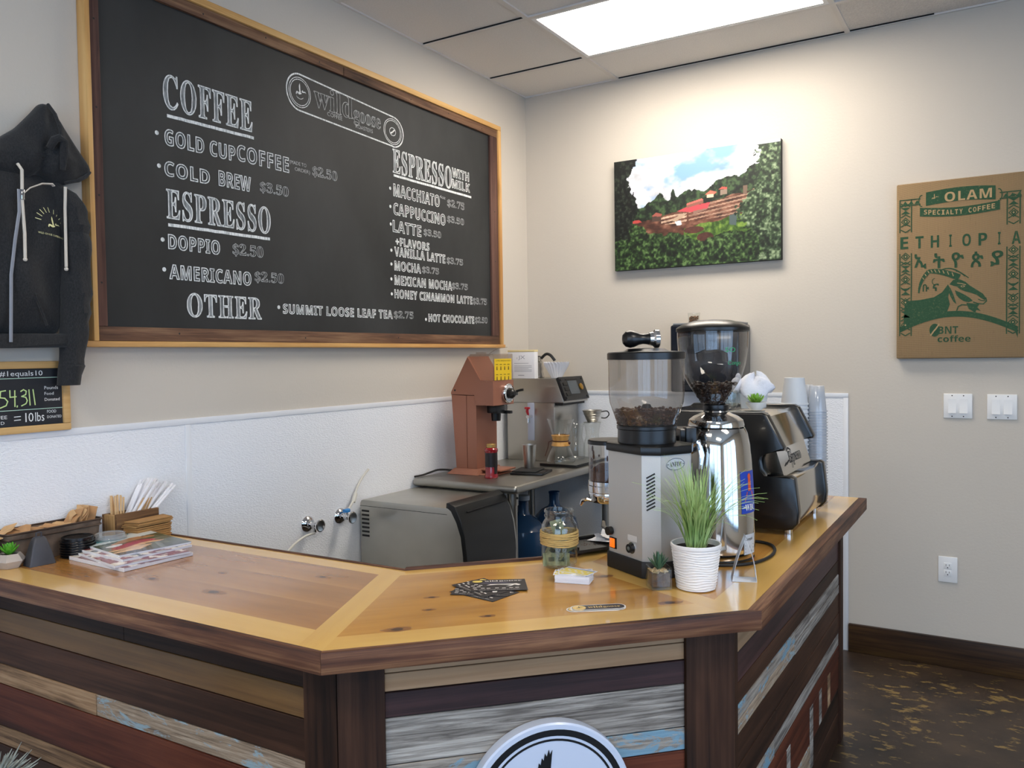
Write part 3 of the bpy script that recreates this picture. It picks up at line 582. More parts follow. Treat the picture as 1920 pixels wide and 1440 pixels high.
# ================================================================ things on the back wall
# landscape canvas
def landscape():
    w, h = 330, 220; y, x = np.mgrid[0:h, 0:w]/1.0; u, v = x/w, y/h
    n1 = vnoise(h, w, 46, 5, 1, 1.6); n2 = vnoise(h, w, 22, 5, 2, 1.4); lf = vnoise(h, w, 7, 3, 3); lf2 = vnoise(h, w, 4.5, 2, 5); big = vnoise(h, w, 30, 3, 9)
    sky = hx('#7fa6dc')*np.ones((h, w, 1)); cl = np.clip((n1-.33)*6, 0, 1)[..., None]
    img = sky*(1-cl)+(hx('#e9ecf4')*np.clip(.62+.55*n2, 0, 1)[..., None])*cl
    band = np.clip(1-np.abs(v-(.66+.22*u))/.07, 0, 1)*np.clip((n2-.4)*4, 0, 1); img = img*(1-.28*band[..., None])+hx('#7f83a8')*.28*band[..., None]
    def leaf(c0, c1, c2, f): f = np.clip((f-.28)/.45, 0, 1)[..., None]; return np.where(f < .5, hx(c0)*(1-2*f)+hx(c1)*2*f, hx(c1)*(2-2*f)+hx(c2)*(2*f-1))
    rid = .60+.02*np.sin(u*30)+.05*np.clip((u-.3)/.3, 0, 1)+.15*np.clip((u-.55)/.3, 0, 1)+.08*(big-.5)+.06*(vnoise(h, w, 12, 3, 4)-.5)
    rid = rid+.06*np.exp(-((u-.30)/.03)**2)+.10*np.exp(-((u-.375)/.016)**2)
    m = v < rid; img[m] = leaf('#0c120c', '#1c2a1a', '#3f5634', lf)[m]
    gt = .37+.28*u                            # the hillside of drying beds
    m = (v < gt+.03*(big-.5)) & (v > .14) & (u > .10); img[m] = (leaf('#3d231a', '#5f3a2c', '#8a5f4c', vnoise(h, w, 9, 4, 6, 2)))[m]
    bed = ((v-.20*u)*30) % 1.0; m2 = m & (u > .47) & (u < .86) & (v > .335+.10*u) & (bed < .40); img[m2] = (hx('#a07e6a')*(.7+.6*lf[..., None]))[m2]
    m2 = m & (u > .30) & (u < .46) & (v > .38) & (v < .46) & (bed < .5); img[m2] = (hx('#c0a088')*(.75+.5*lf[..., None]))[m2]
    m = (v < .34+.24*(u-.5)+.05*(big-.5)) & (u > .44) & (u < .84) & (v > .14); img[m] = leaf('#2c4616', '#4d6c26', '#7d983f', lf)[m]
    for cx, cy, sx, sy in ((.50, .31, .06, .030), (.57, .24, .05, .04)): m = ((u-cx)/sx)**2+((v-cy)/sy)**2 < 1+.6*(lf-.5); img[m] = (hx('#4e2c24')*(.7+.6*lf[..., None]))[m]
    def poly(pts, c):
        k = np.zeros((h, w), bool); P = pts+[pts[0]]
        for (x0, y0), (x1, y1) in zip(P[:-1], P[1:]):
            if y0 == y1: continue
            y0 += .045; y1 += .045; k ^= ((y0 <= v) != (y1 <= v)) & (u < x0+(v-y0)*(x1-x0)/(y1-y0))
        img[k] = hx(c)
    for pts, c in (([(.40, .44), (.46, .47), (.60, .49), (.58, .43), (.49, .42)], '#c0474f'), ([(.50, .43), (.50, .40), (.58, .43), (.58, .44)], '#8b6a5c'), ([(.46, .50), (.55, .53), (.56, .515), (.46, .485)], '#cf6a60'), ([(.46, .485), (.56, .515), (.56, .49), (.46, .46)], '#8a5a4c'),
                   ([(.57, .56), (.60, .59), (.64, .57), (.62, .55)], '#c96b58'), ([(.58, .555), (.62, .555), (.62, .53), (.58, .53)], '#e2c9a8'), ([(.65, .59), (.67, .61), (.70, .60), (.70, .585)], '#b9574b'), ([(.66, .585), (.70, .585), (.70, .545), (.66, .54)], '#8d7a6a'),
                   ([(.24, .42), (.27, .45), (.31, .43), (.30, .41)], '#9a5348'), ([(.245, .415), (.30, .41), (.30, .37), (.245, .37)], '#4a3830'), ([(.12, .395), (.16, .40), (.18, .375), (.12, .37)], '#b4443f'), ([(.36, .37), (.44, .42), (.46, .41), (.39, .35)], '#b59a82'),
                   ([(.385, .35), (.42, .36), (.43, .32), (.40, .315)], '#d9dbe0'), ([(.71, .36), (.755, .37), (.75, .27), (.71, .28)], '#4b5a5a'), ([(.79, .60), (.815, .60), (.81, .52), (.79, .525)], '#6f5a4b')): poly(pts, c)
    m = (v < .24+.03*np.sin(u*9)+.10*(big-.5)+.06*(lf-.5)+.07*np.exp(-((u-.42)/.1)**2)+.12*np.exp(-((u-.12)/.1)**2)); img[m] = leaf('#060c05', '#1f3416', '#66834c', lf2*.6+lf*.4)[m]
    edge = .12+.05*(lf-.5)-.04*(v-.5)*0; m = (u < edge+.03*np.sin(v*14)) & (v > .22+.1*lf); img[m] = leaf('#050605', '#0e120e', '#2c3429', lf2)[m]
    edge = .80+.12*np.abs(v-.45)+.05*np.sin(v*11)+.10*(lf-.5)+.06*(v > .75)*(v-.75)*4; m = (u > edge) & (v < .97); img[m] = leaf('#10180d', '#2f4229', '#94a681', lf2*.55+lf*.45)[m]
    return img
O = (1.05, -.0005, 2.265); cv = thing('canvas_picture', 'canvas photograph of a coffee farm hillside on the back wall under the light', 'picture', O)
M_CANV = attr_mat('printed canvas', .55, (500, .08)); M_CANVSIDE = pm('canvas edge', '#1c1f1a', .7)
mb = MB(O); mb.box(.594, 1.512, -.036, -.001, 1.962, 2.572, 0, .002); mb.build('stretcher', M_CANVSIDE, cv)
paint('printed_face', landscape(), frame_map((.595-O[0], -.036-O[1], 1.963-O[2]), (1, 0, 0), (0, 0, 1)), .916, .608, M_CANV, cv)

# burlap coffee sack stretched on a panel
def burlap():
    m, nt, b = newmat('burlap'); v = coords(nt, (1, 1, 1))
    wv = N(nt, 'ShaderNodeTexWave', wave_type='BANDS', bands_direction='X', Scale=95, Distortion=1.2); wv.inputs['Detail'].default_value = 2; nt.links.new(v, wv.inputs['Vector'])
    wz = N(nt, 'ShaderNodeTexWave', wave_type='BANDS', bands_direction='Z', Scale=95, Distortion=1.2); nt.links.new(v, wz.inputs['Vector'])
    mx = N(nt, 'ShaderNodeMix', data_type='FLOAT'); mx.inputs[0].default_value = .5; nt.links.new(wv.outputs['Fac'], mx.inputs[2]); nt.links.new(wz.outputs['Fac'], mx.inputs[3])
    a = ramp(nt, mx.outputs[0], [(.2, '#7d6546'), (.7, '#a98c66')]); f = noise(nt, coords(nt, (8, 1, 1)), 22, 5, .7)
    nt.links.new(mixc(nt, ramp(nt, f, [(.62, (0, 0, 0, 1)), (.75, (.6, .6, .6, 1))]), a, lin('#5c4730')), b.inputs['Base Color']); b.inputs['Roughness'].default_value = .95
    bump(nt, b, mx.outputs[0], .5, .003); return m
M_BURL = burlap()
def ink():
    m, nt, b = newmat('green sack ink'); f = noise(nt, coords(nt), 120, 5, .75)
    nt.links.new(ramp(nt, f, [(.30, '#6e6a48'), (.42, '#2e5138'), (.7, '#27472f')]), b.inputs['Base Color']); b.inputs['Roughness'].default_value = .95; return m
M_INK = ink(); M_BURLTXT = pm('bare burlap letters', '#b3966d', .95)
O = (2.32, -.0005, 1.86); bl = thing('burlap_panel', 'burlap coffee sack panel printed ETHIOPIA with a green goat head', 'wall panel', O)
mb = MB(O); mb.box(2.046, 2.566, -.038, -.001, 1.452, 2.272, 0, .006, 3); mb.build('sackcloth', M_BURL, bl)
FBL = frame_map((0, -.0385, 0), (1, 0, 0), (0, 0, 1)); mb = MB(O); D = dict(lift=.0008)
def arc_band(x0, x1, zf, t, n=24): return [(x0+(x1-x0)*i/n, zf(i/n)) for i in range(n+1)]+[(x1-(x1-x0)*i/n, zf(1-i/n)-t) for i in range(n+1)]
shape(mb, arc_band(2.170, 2.449, lambda s: 2.222+.010*math.sin(math.pi*s), .062+.0), FBL)
shape(mb, arc_band(2.145, 2.466, lambda s: 2.156-.012*math.sin(math.pi*s)-.002, .040), FBL)
stroke(mb, circ(2.152, 2.185, .012, .026, 10, 80, 280), FBL, .004); stroke(mb, circ(2.462, 2.180, .012, .026, 10, -100, 100), FBL, .004)
write(mb, bold_sans('OLAM'), FBL, 2.247, 2.170, .188, .044, 1, lift=.0012, spacing=1.1)
goose(mb, 2.205, 2.195, .018, FBL, 1, .0012)
tmp = 'SPECIALTY COFFEE'
for i, ch in enumerate(tmp):
    s = (i+.5)/len(tmp)
    if ch != ' ': write(mb, bold_sans(ch), FBL, 2.160+.29*s-.007, 2.122-.012*math.sin(math.pi*s), .013, .022, 1, lift=.0012)
for i, ch in enumerate('ETHIOPIA'):
    x = 2.062+(2.512-2.062)*i/7.0; write(mb, bold_sans(ch), FBL, x+(.011 if ch == 'I' else 0), 1.968-.012*i/7, .011 if ch == 'I' else .034, .056, 0)
for i, ch in enumerate('\u12a2\u1275\u12ee\u1335\u12eb'):
    write(mb, ch, FBL, 2.124+.077*i, 1.872-.002*i, .046, .066, 0, line=.0035, lm=0)
for i, ch in enumerate('\u1261\u1293'): write(mb, ch, FBL, 2.158+.042*i, 1.765, .024, .032, 0, line=.002, lm=0)
for x0, zt in ((2.060, 2.196), (2.494, 2.186)):          # patterned side columns, broken by the big lettering
    for za, zb in ((1.560, 1.945), (2.045, zt)):
        for dx in (0, .049): stroke(mb, [(x0+dx, za), (x0+dx, zb)], FBL, .0045)
        z = za+.012; k = 0
        while z < zb-.014:
            c = x0+.0245
            if k % 5 == 2: disc(mb, c, z+.008, .009, .010, FBL); disc(mb, c, z+.008, .0035, .004, FBL, 1, .0013); stroke(mb, [(c-.018, z+.008), (c, z+.026), (c+.018, z+.008), (c, z-.010), (c-.018, z+.008)], FBL, .0035); z += .028
            elif k % 5 == 4: shape(mb, [(c-.020, z), (c+.020, z), (c, z+.016)], FBL); shape(mb, [(c-.020, z+.030), (c, z+.016), (c+.020, z+.030)], FBL); z += .034
            else: stroke(mb, [(c-.019, z), (c, z+.012*(1 if k % 2 else -1)), (c+.019, z)], FBL, .0045); z += .015
            k += 1
for x0, x1 in ((2.060, 2.146), (2.466, 2.546)):
    z = 2.196 if x0 < 2.3 else 2.188
    for dz in (0, -.026): stroke(mb, [(x0, z+dz), (x1, z+dz)], FBL, .0045)
    for i in range(3): shape(mb, [(x0+.012+i*.025, z-.022), (x0+.034+i*.025, z-.022), (x0+.023+i*.025, z-.005)], FBL)
shape(mb, [(2.060, 1.560)]+[(2.062+.475*t, 1.565+.104*math.sin(math.pi*(.12+.80*t))-.0*t) for t in np.linspace(0, 1, 24)]+[(2.537, 1.540)]+[(2.537-.475*t, 1.543+.106*math.sin(math.pi*(.92-.80*t))-.006) for t in np.linspace(.02, 1, 24)], FBL)
# goat: neck block, head, muzzle, horns, beard
shape(mb, [(2.075, 1.585), (2.082, 1.722), (2.150, 1.726), (2.205, 1.736), (2.238, 1.757), (2.262, 1.792), (2.272, 1.770), (2.262, 1.735), (2.270, 1.700), (2.258, 1.665), (2.19, 1.640), (2.12, 1.612)], FBL)
shape(mb, [(2.268, 1.792), (2.284, 1.812), (2.310, 1.812), (2.332, 1.800), (2.350, 1.782), (2.376, 1.762), (2.402, 1.742), (2.414, 1.722), (2.410, 1.712), (2.396, 1.722), (2.378, 1.738), (2.356, 1.748), (2.332, 1.756), (2.312, 1.766), (2.298, 1.780), (2.284, 1.784)], FBL)
shape(mb, [(2.290, 1.764), (2.312, 1.752), (2.334, 1.738), (2.352, 1.724), (2.362, 1.712), (2.344, 1.706), (2.326, 1.712), (2.308, 1.726), (2.296, 1.742)], FBL)
shape(mb, [(2.262, 1.786), (2.272, 1.774), (2.284, 1.744), (2.292, 1.716), (2.296, 1.700), (2.284, 1.712), (2.272, 1.736), (2.264, 1.762)], FBL)
shape(mb, [(2.336, 1.704), (2.360, 1.700), (2.388, 1.696), (2.380, 1.682), (2.394, 1.664), (2.376, 1.670), (2.372, 1.655), (2.358, 1.668), (2.346, 1.676)], FBL)
stroke(mb, [(2.296, 1.664), (2.304, 1.688), (2.318, 1.696), (2.338, 1.694)], FBL, .005); stroke(mb, [(2.414, 1.722), (2.416, 1.708), (2.404, 1.696), (2.384, 1.698), (2.364, 1.706)], FBL, .0045); stroke(mb, [(2.412, 1.710), (2.396, 1.712), (2.384, 1.718)], FBL, .0035)
disc(mb, 2.322, 1.780, .008, .0045, FBL, 1, .0014); disc(mb, 2.322, 1.780, .004, .003, FBL, 0, .0018); stroke(mb, [(2.300, 1.796), (2.318, 1.792), (2.334, 1.786)], FBL, .003, 1, .0014)
th = np.linspace(0, 1, 26); hornA = [(2.300-.088*math.sin(t*1.9)-.076*t, 1.806+.050*math.sin(math.pi*min(1, .12+t*.80))-.058*max(0, t-.55)/.45) for t in th]
for i in range(len(hornA)-1): stroke(mb, [hornA[i], hornA[i+1]], FBL, .024*(1-th[i])**.8+.005)
for i in range(2, 20, 2): stroke(mb, [(hornA[i][0]-.002, hornA[i][1]+.012*(1-th[i])), (hornA[i][0]+.003, hornA[i][1]-.004)], FBL, .0032, 1, .0014)
hornB = [(2.330-.125*t, 1.815+.050*math.sin(math.pi*(.08+.75*t))) for t in th[:20]]; stroke(mb, hornB, FBL, .0055); stroke(mb, [(p[0]+.014, p[1]-.010) for p in hornB[:11]], FBL, .004)
stroke(mb, circ(2.207, 1.808, .010, .014, 8, 90, 270), FBL, .003)
# bean and maker's name
disc(mb, 2.208, 1.583, .022, .030, FBL); stroke(mb, [(2.192, 1.560), (2.205, 1.580), (2.212, 1.588), (2.226, 1.610)], FBL, .006, 1, .0013)
write(mb, bold_sans('BNT'), FBL, 2.222, 1.565, .082, .034, 0); write(mb, bold_sans('coffee'), FBL, 2.220, 1.527, .134, .030, 0)
mb.build('green_print', [M_INK, M_BURLTXT], bl, smooth=0, recalc=False)

# switches, outlet
def switch_plate(x, z, lab):
    O = (x, -.0005, z); t = thing('light_switch', lab, 'light switch', O, group='double switches on the back wall')
    mb = MB(); mb.box(-.059, .059, -.006, 0, -.057, .057, 0, .0025, 3)
    for sx in (-.0235, .0235):
        for sz in (-.048, .048): mb.cyl((sx, -.0062, sz), (sx, -.0068, sz), .0028, 10, 1)
    mb.build('plate', [M_WHITE, M_DARKSLOT], t)
    for sx in (-.0235, .0235):
        mb = MB(); mb.prism([(-.0065, -.033), (-.0065, .033), (-.0075, .033), (-.0068, .0), (-.0135, -.033)], sx-.0165, sx+.0165, 'x', 0, .0008, 1); mb.build('rocker', M_WHITE, t)
        mb = MB()
    return t
switch_plate(2.302, 1.230, 'double rocker light switch on the back wall, the one nearer the bar')
switch_plate(2.478, 1.229, 'double rocker light switch on the back wall, the one farther right from the bar')
O = (2.263, -.0005, .461); t = thing('wall_outlet', 'white double power outlet low on the back wall above the baseboard', 'outlet', O)
mb = MB(); mb.box(-.040, .040, -.006, 0, -.0605, .0605, 0, .0025, 3); mb.build('plate', M_WHITE, t)
for s in (-1, 1):
    mb = MB(); mb.box(-.0165, .0165, -.0085, -.005, s*.0165-.0155, s*.0165+.0155, 0, .003, 2)
    for a in ((-.0078, .004), (.0058, .004)): mb.box(a[0], a[0]+.002, -.0088, -.0084, s*.0165+.0, s*.0165+.009, 1)
    mb.cyl((0, -.0083, s*.0165-.007), (0, -.0088, s*.0165-.007), .0026, 10, 1); mb.build('socket', [M_WHITE, M_DARKSLOT], t)

# dispenser on the back wall with a small jar on top
M_NAVY = pm('navy black plastic', '#161b26', .22, coat=.4); M_GREYP = pm('grey plastic', '#8b8d90', .4)
O = (1.165, -.0005, 1.29); t = thing('wall_dispenser', 'dark wall-mounted dispenser behind the tall grinder hopper', 'dispenser', O)
mb = MB(O); mb.box(.984, 1.346, -.215, -.001, 1.290, 1.640, 0, .012, 3); mb.build('housing', M_NAVY, t)
mb = MB(O); mb.box(.996, 1.334, -.205, -.004, 1.640, 1.650, 0, .003); mb.build('top_tray', M_GREYP, t)
mb = MB(O); mb.box(1.02, 1.31, -.219, -.214, 1.33, 1.60, 0, .004); mb.build('cover', M_NAVY, t)

# ================================================================ the bar
ZC = 0.914; ZB = 0.870
M_AMBER = wood('amber lacquered boards', [(0.2, '#8f5f2f'), (0.5, '#ad783c'), (0.8, '#c18c4a')], 0, 7, 0.07, 0.22, 0.5, 0.03, 0.7, spec=.5, mixf=.2, contrast=1.25)
M_GOLD = wood('golden lacquered boards', [(0.22, '#9a6b30'), (0.5, '#c18c42'), (0.75, '#d3a251')], 0, 7, 0.07, 0.22, 0.5, 0.03, 0.7, spec=.5, mixf=.2, contrast=1.25)
M_KNOT = pm('wood knot', '#4a2f1a', .3, coat=.5, var=(90, .4)); M_KNOTR = pm('wood knot halo', '#94642f', .3, coat=.5)
KNOTS = [(.83, -2.994, .020, 0), (.58, -2.989, .015, 0), (1.054, -3.086, .017, 0), (.971, -2.759, .013, 0), (.70, -2.86, .008, 0), (.40, -3.06, .007, 0), (1.414, -2.991, .017, 45), (1.337, -2.768, .010, 45), (1.39, -2.85, .009, 45), (1.533, -2.822, .010, 45), (1.849, -2.536, .016, 45), (1.62, -2.40, .014, 45), (1.75, -1.9, .012, 90), (1.82, -1.3, .010, 90)]
M_BORDER = wood('honey lacquered border', [(0.3, '#cfa055'), (0.5, '#dcb263'), (0.7, '#e3bd72')], 0, 6, 0.12, 0.22, 0.5, 0.02, spec=.5, mixf=.2, contrast=1.1)
M_EDGE = wood('rough dark edge wood', [(0.3, '#2e1a12'), (0.5, '#5a3826'), (0.72, '#8a6345')], 0, 22, 0.05, 0.6, 0.0, 0.5)
S2 = 2**.5
A0, A, B, C = (0.006, -3.200), (1.374, -3.178), (2.050, -2.495), (2.035, -0.873)
I0, I, J, K = (0.006, -2.606), (1.119, -2.593), (1.452, -2.246), (1.440, -0.873)
ct = thing('countertop', 'glossy honey wood bar countertop with dark rough edges wrapping around the corner', 'countertop', (1.2, -2.6, ZC))
CO = (1.2, -2.6, ZC)
def lerp(p, q, t): return (p[0]+(q[0]-p[0])*t, p[1]+(q[1]-p[1])*t)
def unit(p, q): d = math.hypot(q[0]-p[0], q[1]-p[1]); return ((q[0]-p[0])/d, (q[1]-p[1])/d)
def offline(p, q, d): u = unit(p, q); n = (-u[1], u[0]); return (p[0]+n[0]*d, p[1]+n[1]*d), (q[0]+n[0]*d, q[1]+n[1]*d)
def meet(p, q, r, s):
    a, b = (q[0]-p[0], q[1]-p[1]), (s[0]-r[0], s[1]-r[1]); D = a[0]*b[1]-a[1]*b[0]; t = ((r[0]-p[0])*b[1]-(r[1]-p[1])*b[0])/D; return (p[0]+a[0]*t, p[1]+a[1]*t)
def inside(x, y, P):
    k = False
    for (x0, y0), (x1, y1) in zip(P, P[1:]+P[:1]):
        if (y0 <= y) != (y1 <= y) and x < x0+(y-y0)*(x1-x0)/(y1-y0): k = not k
    return k
def poly_part(name, pts, z0, z1, mat, u, lab=None, bev=0.0):
    """a board: its own frame has x along the grain"""
    c = (sum(p[0] for p in pts)/len(pts), sum(p[1] for p in pts)/len(pts)); a = math.atan2(u[1], u[0]); ca, sa = math.cos(-a), math.sin(-a)
    q = [((p[0]-c[0])*ca-(p[1]-c[1])*sa, (p[0]-c[0])*sa+(p[1]-c[1])*ca) for p in pts]
    mb = MB(); mb.prism(q, z0-ZC, z1-ZC, 'z', 0, bev); mats = [mat]
    if name == 'field_board':
        mats = [mat, M_KNOTR, M_KNOT]
        for kx, ky, kr, ka in KNOTS:
            if not inside(kx, ky, pts): continue
            X0, Y0 = (kx-c[0])*ca-(ky-c[1])*sa, (kx-c[0])*sa+(ky-c[1])*ca; r_ = random.Random(int(kx*1000)); ph = r_.random()*6
            for f_, sx, m_, h_ in ((1.15, 1.7, 1, .00010), (.72, 1.1, 2, .00018)):
                mb.add([(X0+kr*f_*sx*(1+.12*math.sin(3*t+ph)+.06*math.sin(7*t))*math.cos(t), Y0+kr*f_*.72*(1+.10*math.sin(2*t+ph))*math.sin(t), h_) for t in np.linspace(0, 2*math.pi, 26)[:-1]], [list(range(25))], m_)
    o = mb.build(name, mats, ct); o.location = (c[0]-CO[0], c[1]-CO[1], 0); o.rotation_euler = (0, 0, a)
    if lab: o['label'] = lab
    return o
# dark rough edging strips, outer and inner, with mitred joints
e1, e2, e3 = .014, .016, .030
oa = offline(A0, A, e1); ob = offline(A, B, e2); oc = offline(B, C, e3)
Ai, Bi = meet(*oa, *ob), meet(*ob, *oc); A0i, Ci = (A0[0], oa[0][1]), meet(*oc, (0, C[1]), (3, C[1]))
ia = offline(I0, I, -.012); ib = offline(I, J, -.012); ic = offline(J, K, -.012)
Ii, Ji = meet(*ia, *ib), meet(*ib, *ic); I0i, Ki = (I0[0], ia[0][1]), meet(*ic, (0, K[1]), (3, K[1]))
for pts, u in (([A0, A, Ai, A0i], unit(A0, A)), ([A, B, Bi, Ai], unit(A, B)), ([B, C, Ci, Bi], unit(B, C))):
    poly_part('edge_strip', pts, ZB, ZC+.0005, M_EDGE, u, 'dark rough-sawn edge strip', .0015)
for pts, u in (([I0, I, Ii, I0i], unit(I0, I)), ([I, J, Ji, Ii], unit(I, J)), ([J, K, Ki, Ji], unit(J, K))):
    poly_part('edge_strip', pts[::-1], ZB, ZC+(.008 if pts[0] == I else .003), M_EDGE, u, 'dark rough-sawn edge strip', .0015)
w = .088
f1a, f2a, f3a = offline(A0, A, w+e1), offline(A, B, .075+e2), offline(B, C, w+e3)
b1a, b2a, b3a = offline(I0, I, -.075), offline(I, J, -.055), offline(J, K, -.075)
mA = (Ai, Ii); mB = (Bi, Ji); band = .060
lA = offline(Ii, Ai, -band); lB = offline(Ji, Bi, -band)          # band on the left of each mitre
def X_(l1, l2): return meet(*l1, *l2)
left = ((A0[0], -4), (A0[0], 0)); endl = ((0, C[1]+.0), (3, C[1]+.0))
u1, u2, u3 = unit(A0, A), unit(A, B), unit(B, C)
zt = ZC
bd = lambda pts, u: poly_part('border_board', pts, ZB+.004, zt, M_BORDER, u, 'pale honey border board')
fd = lambda pts, u: poly_part('field_board', pts, ZB+.004, zt, M_AMBER if u == u1 else M_GOLD, u, 'amber knotty board')
bd([A0i, X_((A0i, Ai), lA), X_(f1a, lA), X_(f1a, left)], u1); bd([X_(b1a, left), X_(b1a, lA), X_((I0i, Ii), lA), I0i], u1)
bd([X_((A0i, Ai), lA), Ai, Ii, X_((I0i, Ii), lA)], unit(Ai, Ii))
bd([Ai, X_((Ai, Bi), lB), X_(f2a, lB), X_(f2a, mA)], u2); bd([X_(b2a, mA), X_(b2a, lB), X_((Ii, Ji), lB), Ii], u2)
bd([X_((Ai, Bi), lB), Bi, Ji, X_((Ii, Ji), lB)], unit(Bi, Ji))
bd([Bi, Ci, X_(f3a, endl), X_(f3a, mB)], u3); bd([X_(b3a, mB), X_(b3a, endl), Ki, Ji], u3)
def field(fl, bl, L0, L1, u, n):
    p0, p1, q0, q1 = X_(fl, L0), X_(fl, L1), X_(bl, L0), X_(bl, L1)
    for k in range(n):
        a, b = k/n, (k+1)/n; fd([lerp(p0, q0, a), lerp(p1, q1, a), lerp(p1, q1, b), lerp(p0, q0, b)], u)
field(f1a, b1a, left, lA, u1, 3); field(f2a, b2a, mA, lB, u2, 3); field(f3a, b3a, mB, endl, u3, 3)

# ---- clad bar fronts: three sections under the countertop
PL = {'dark': wood('dark plank', [(0.3, '#1c110b'), (0.5, '#352116'), (0.72, '#4f3425')], 0, 12, 0.05, 0.62, 0, 0.2, spec=.25),
      'purple': wood('purple brown plank', [(0.3, '#2a1a1a'), (0.5, '#432b2a'), (0.72, '#5b3f3c')], 0, 14, 0.05, 0.55, 0, 0.25),
      'red': wood('red brown plank', [(0.3, '#33180f'), (0.5, '#53291b'), (0.72, '#6f3d28')], 0, 12, 0.05, 0.62, 0, 0.2, spec=.25),
      'olive': wood('olive brown plank', [(0.3, '#45301a'), (0.5, '#654826'), (0.72, '#7d5c34')], 0, 8, 0.05, 0.5, .1, 0.15, knots=('#20130a', 3), flat=1),
      'tan': wood('tan plank', [(0.3, '#8b6a4a'), (0.5, '#a58260'), (0.72, '#b79573')], 0, 8, 0.06, 0.6, 0, 0.15, knots=('#3a2a20', 3), flat=1),
      'grey': wood('weathered grey plank', [(0.22, '#26221f'), (0.4, '#69635d'), (0.6, '#9d978f'), (0.8, '#c4bfb7')], 0, 30, 0.07, 0.85, 0, 0.9, mixf=.65),
      'bark': wood('weathered brown plank', [(0.28, '#4a3726'), (0.5, '#957657'), (0.72, '#bb9d7b')], 0, 26, 0.05, 0.85, 0, 0.7),
      'blue': peel('peeling blue plank', '#7295a8', ['#4b443e', '#8b8379', '#b0a89c'], 0, 0.50), 'bluegrey': peel('mostly bare blue plank', '#8fa3ab', ['#4b3d31', '#94806a', '#b7a691'], 0, 0.44)}
PK = list(PL); PM = [PL[k] for k in PK]; ix = PK.index
M_POST = wood('dark post', [(0.3, '#1d110b'), (0.5, '#382317'), (0.72, '#4f3526')], 2, 12, 0.05, 0.65, 0, 0.2, spec=.25)
M_CARC = pm('bar carcass', '#2c2420', .8)
d0 = .08
pA, pB = meet(*offline(A0, A, d0), *offline(A, B, d0)), meet(*offline(A, B, d0), *offline(B, C, d0-.005))
def bar_section(label, p, q, rows, posts, x_end=None):
    L = math.hypot(q[0]-p[0], q[1]-p[1]); a = math.atan2(q[1]-p[1], q[0]-p[0])
    t = thing('bar_front', label, 'bar front', (p[0], p[1], 0), a, 'reclaimed plank bar fronts')
    mb = MB()
    for z0, z1, segs in rows:
        for x0, x1, k in segs:
            dz = random.uniform(0, .003); mb.box(x0+.0006, x1-.0006, .004+dz, .022, z0+.0012, z1-.0012, ix(k), .0012, 1)
    mb.build('plank_cladding', PM, t)
    mb = MB(); mb.box(0.02 if p[0] < .1 else .062, L-.062 if p[0] < 1.9 else L-.02, .0225, .11, .002, ZB-.0005); mb.build('carcass', M_CARC, t)
    for x0, x1, y0, lab in posts:
        m0, m1 = (.43 if x0 < .001 else 0), (.43 if abs(x1-L) < .002 and p[0] < 1.9 else 0); mb = MB(); mb.prism([(x0+m0*max(0, y0), y0), (x1-m1*max(0, y0), y0), (x1, 0), (x1-m1*.022, .022), (x0+m0*.022, .022), (x0, 0)], .002, ZB-.0008, 'z', 0, 0); mb.build('corner_post', M_POST, t)['label'] = lab
    return t, L
L1 = math.hypot(pA[0]-.006, 0)
w1_ = .095
X1e = pA[0]-.006-.092
rows1 = [(.790, .868, [(0, .62, 'dark'), (.62, X1e, 'dark')]), (.722, .790, [(0, X1e, 'olive')]), (.630, .722, [(0, X1e, 'dark')]), (.572, .630, [(0, .495, 'bark'), (.495, X1e, 'bluegrey')]), (.450, .572, [(0, X1e, 'red')]),
         (.395, .450, [(0, .70, 'bark'), (.70, X1e, 'grey')]), (.30, .395, [(0, X1e, 'dark')]), (.22, .30, [(0, .8, 'grey'), (.8, X1e, 'blue')]), (.10, .22, [(0, X1e, 'purple')]), (.002, .10, [(0, X1e, 'dark')])]
bar_section('left section of the plank bar front, running to the left wall', (.006, -3.200+d0), pA, rows1, [(X1e, pA[0]-.006, -.003, 'dark vertical corner post')])
L2 = math.hypot(pB[0]-pA[0], pB[1]-pA[1])
xs, xe = .097, .781
rows2 = [(.828, .868, [(xs, xe, 'tan')]), (.788, .828, [(xs, xe, 'tan')]), (.733, .788, [(xs, xe, 'purple')]), (.632, .733, [(xs, xe, 'grey')]), (.578, .632, [(xs, xe, 'blue')]), (.50, .578, [(xs, xe, 'red')]), (.42, .50, [(xs, .5, 'bark'), (.5, xe, 'grey')]),
         (.32, .42, [(xs, xe, 'dark')]), (.24, .32, [(xs, .4, 'blue'), (.4, xe, 'tan')]), (.12, .24, [(xs, xe, 'purple')]), (.002, .12, [(xs, xe, 'dark')])]
bs2, _ = bar_section('middle angled section of the plank bar front behind the round goose sign', pA, pB, rows2, [(0.0, xs, -.004, 'dark vertical corner post'), (xe, L2, -.004, 'dark vertical corner post')])
q3 = (1.967, -1.000); L3 = math.hypot(q3[0]-pB[0], q3[1]-pB[1]); xe3 = L3-.055
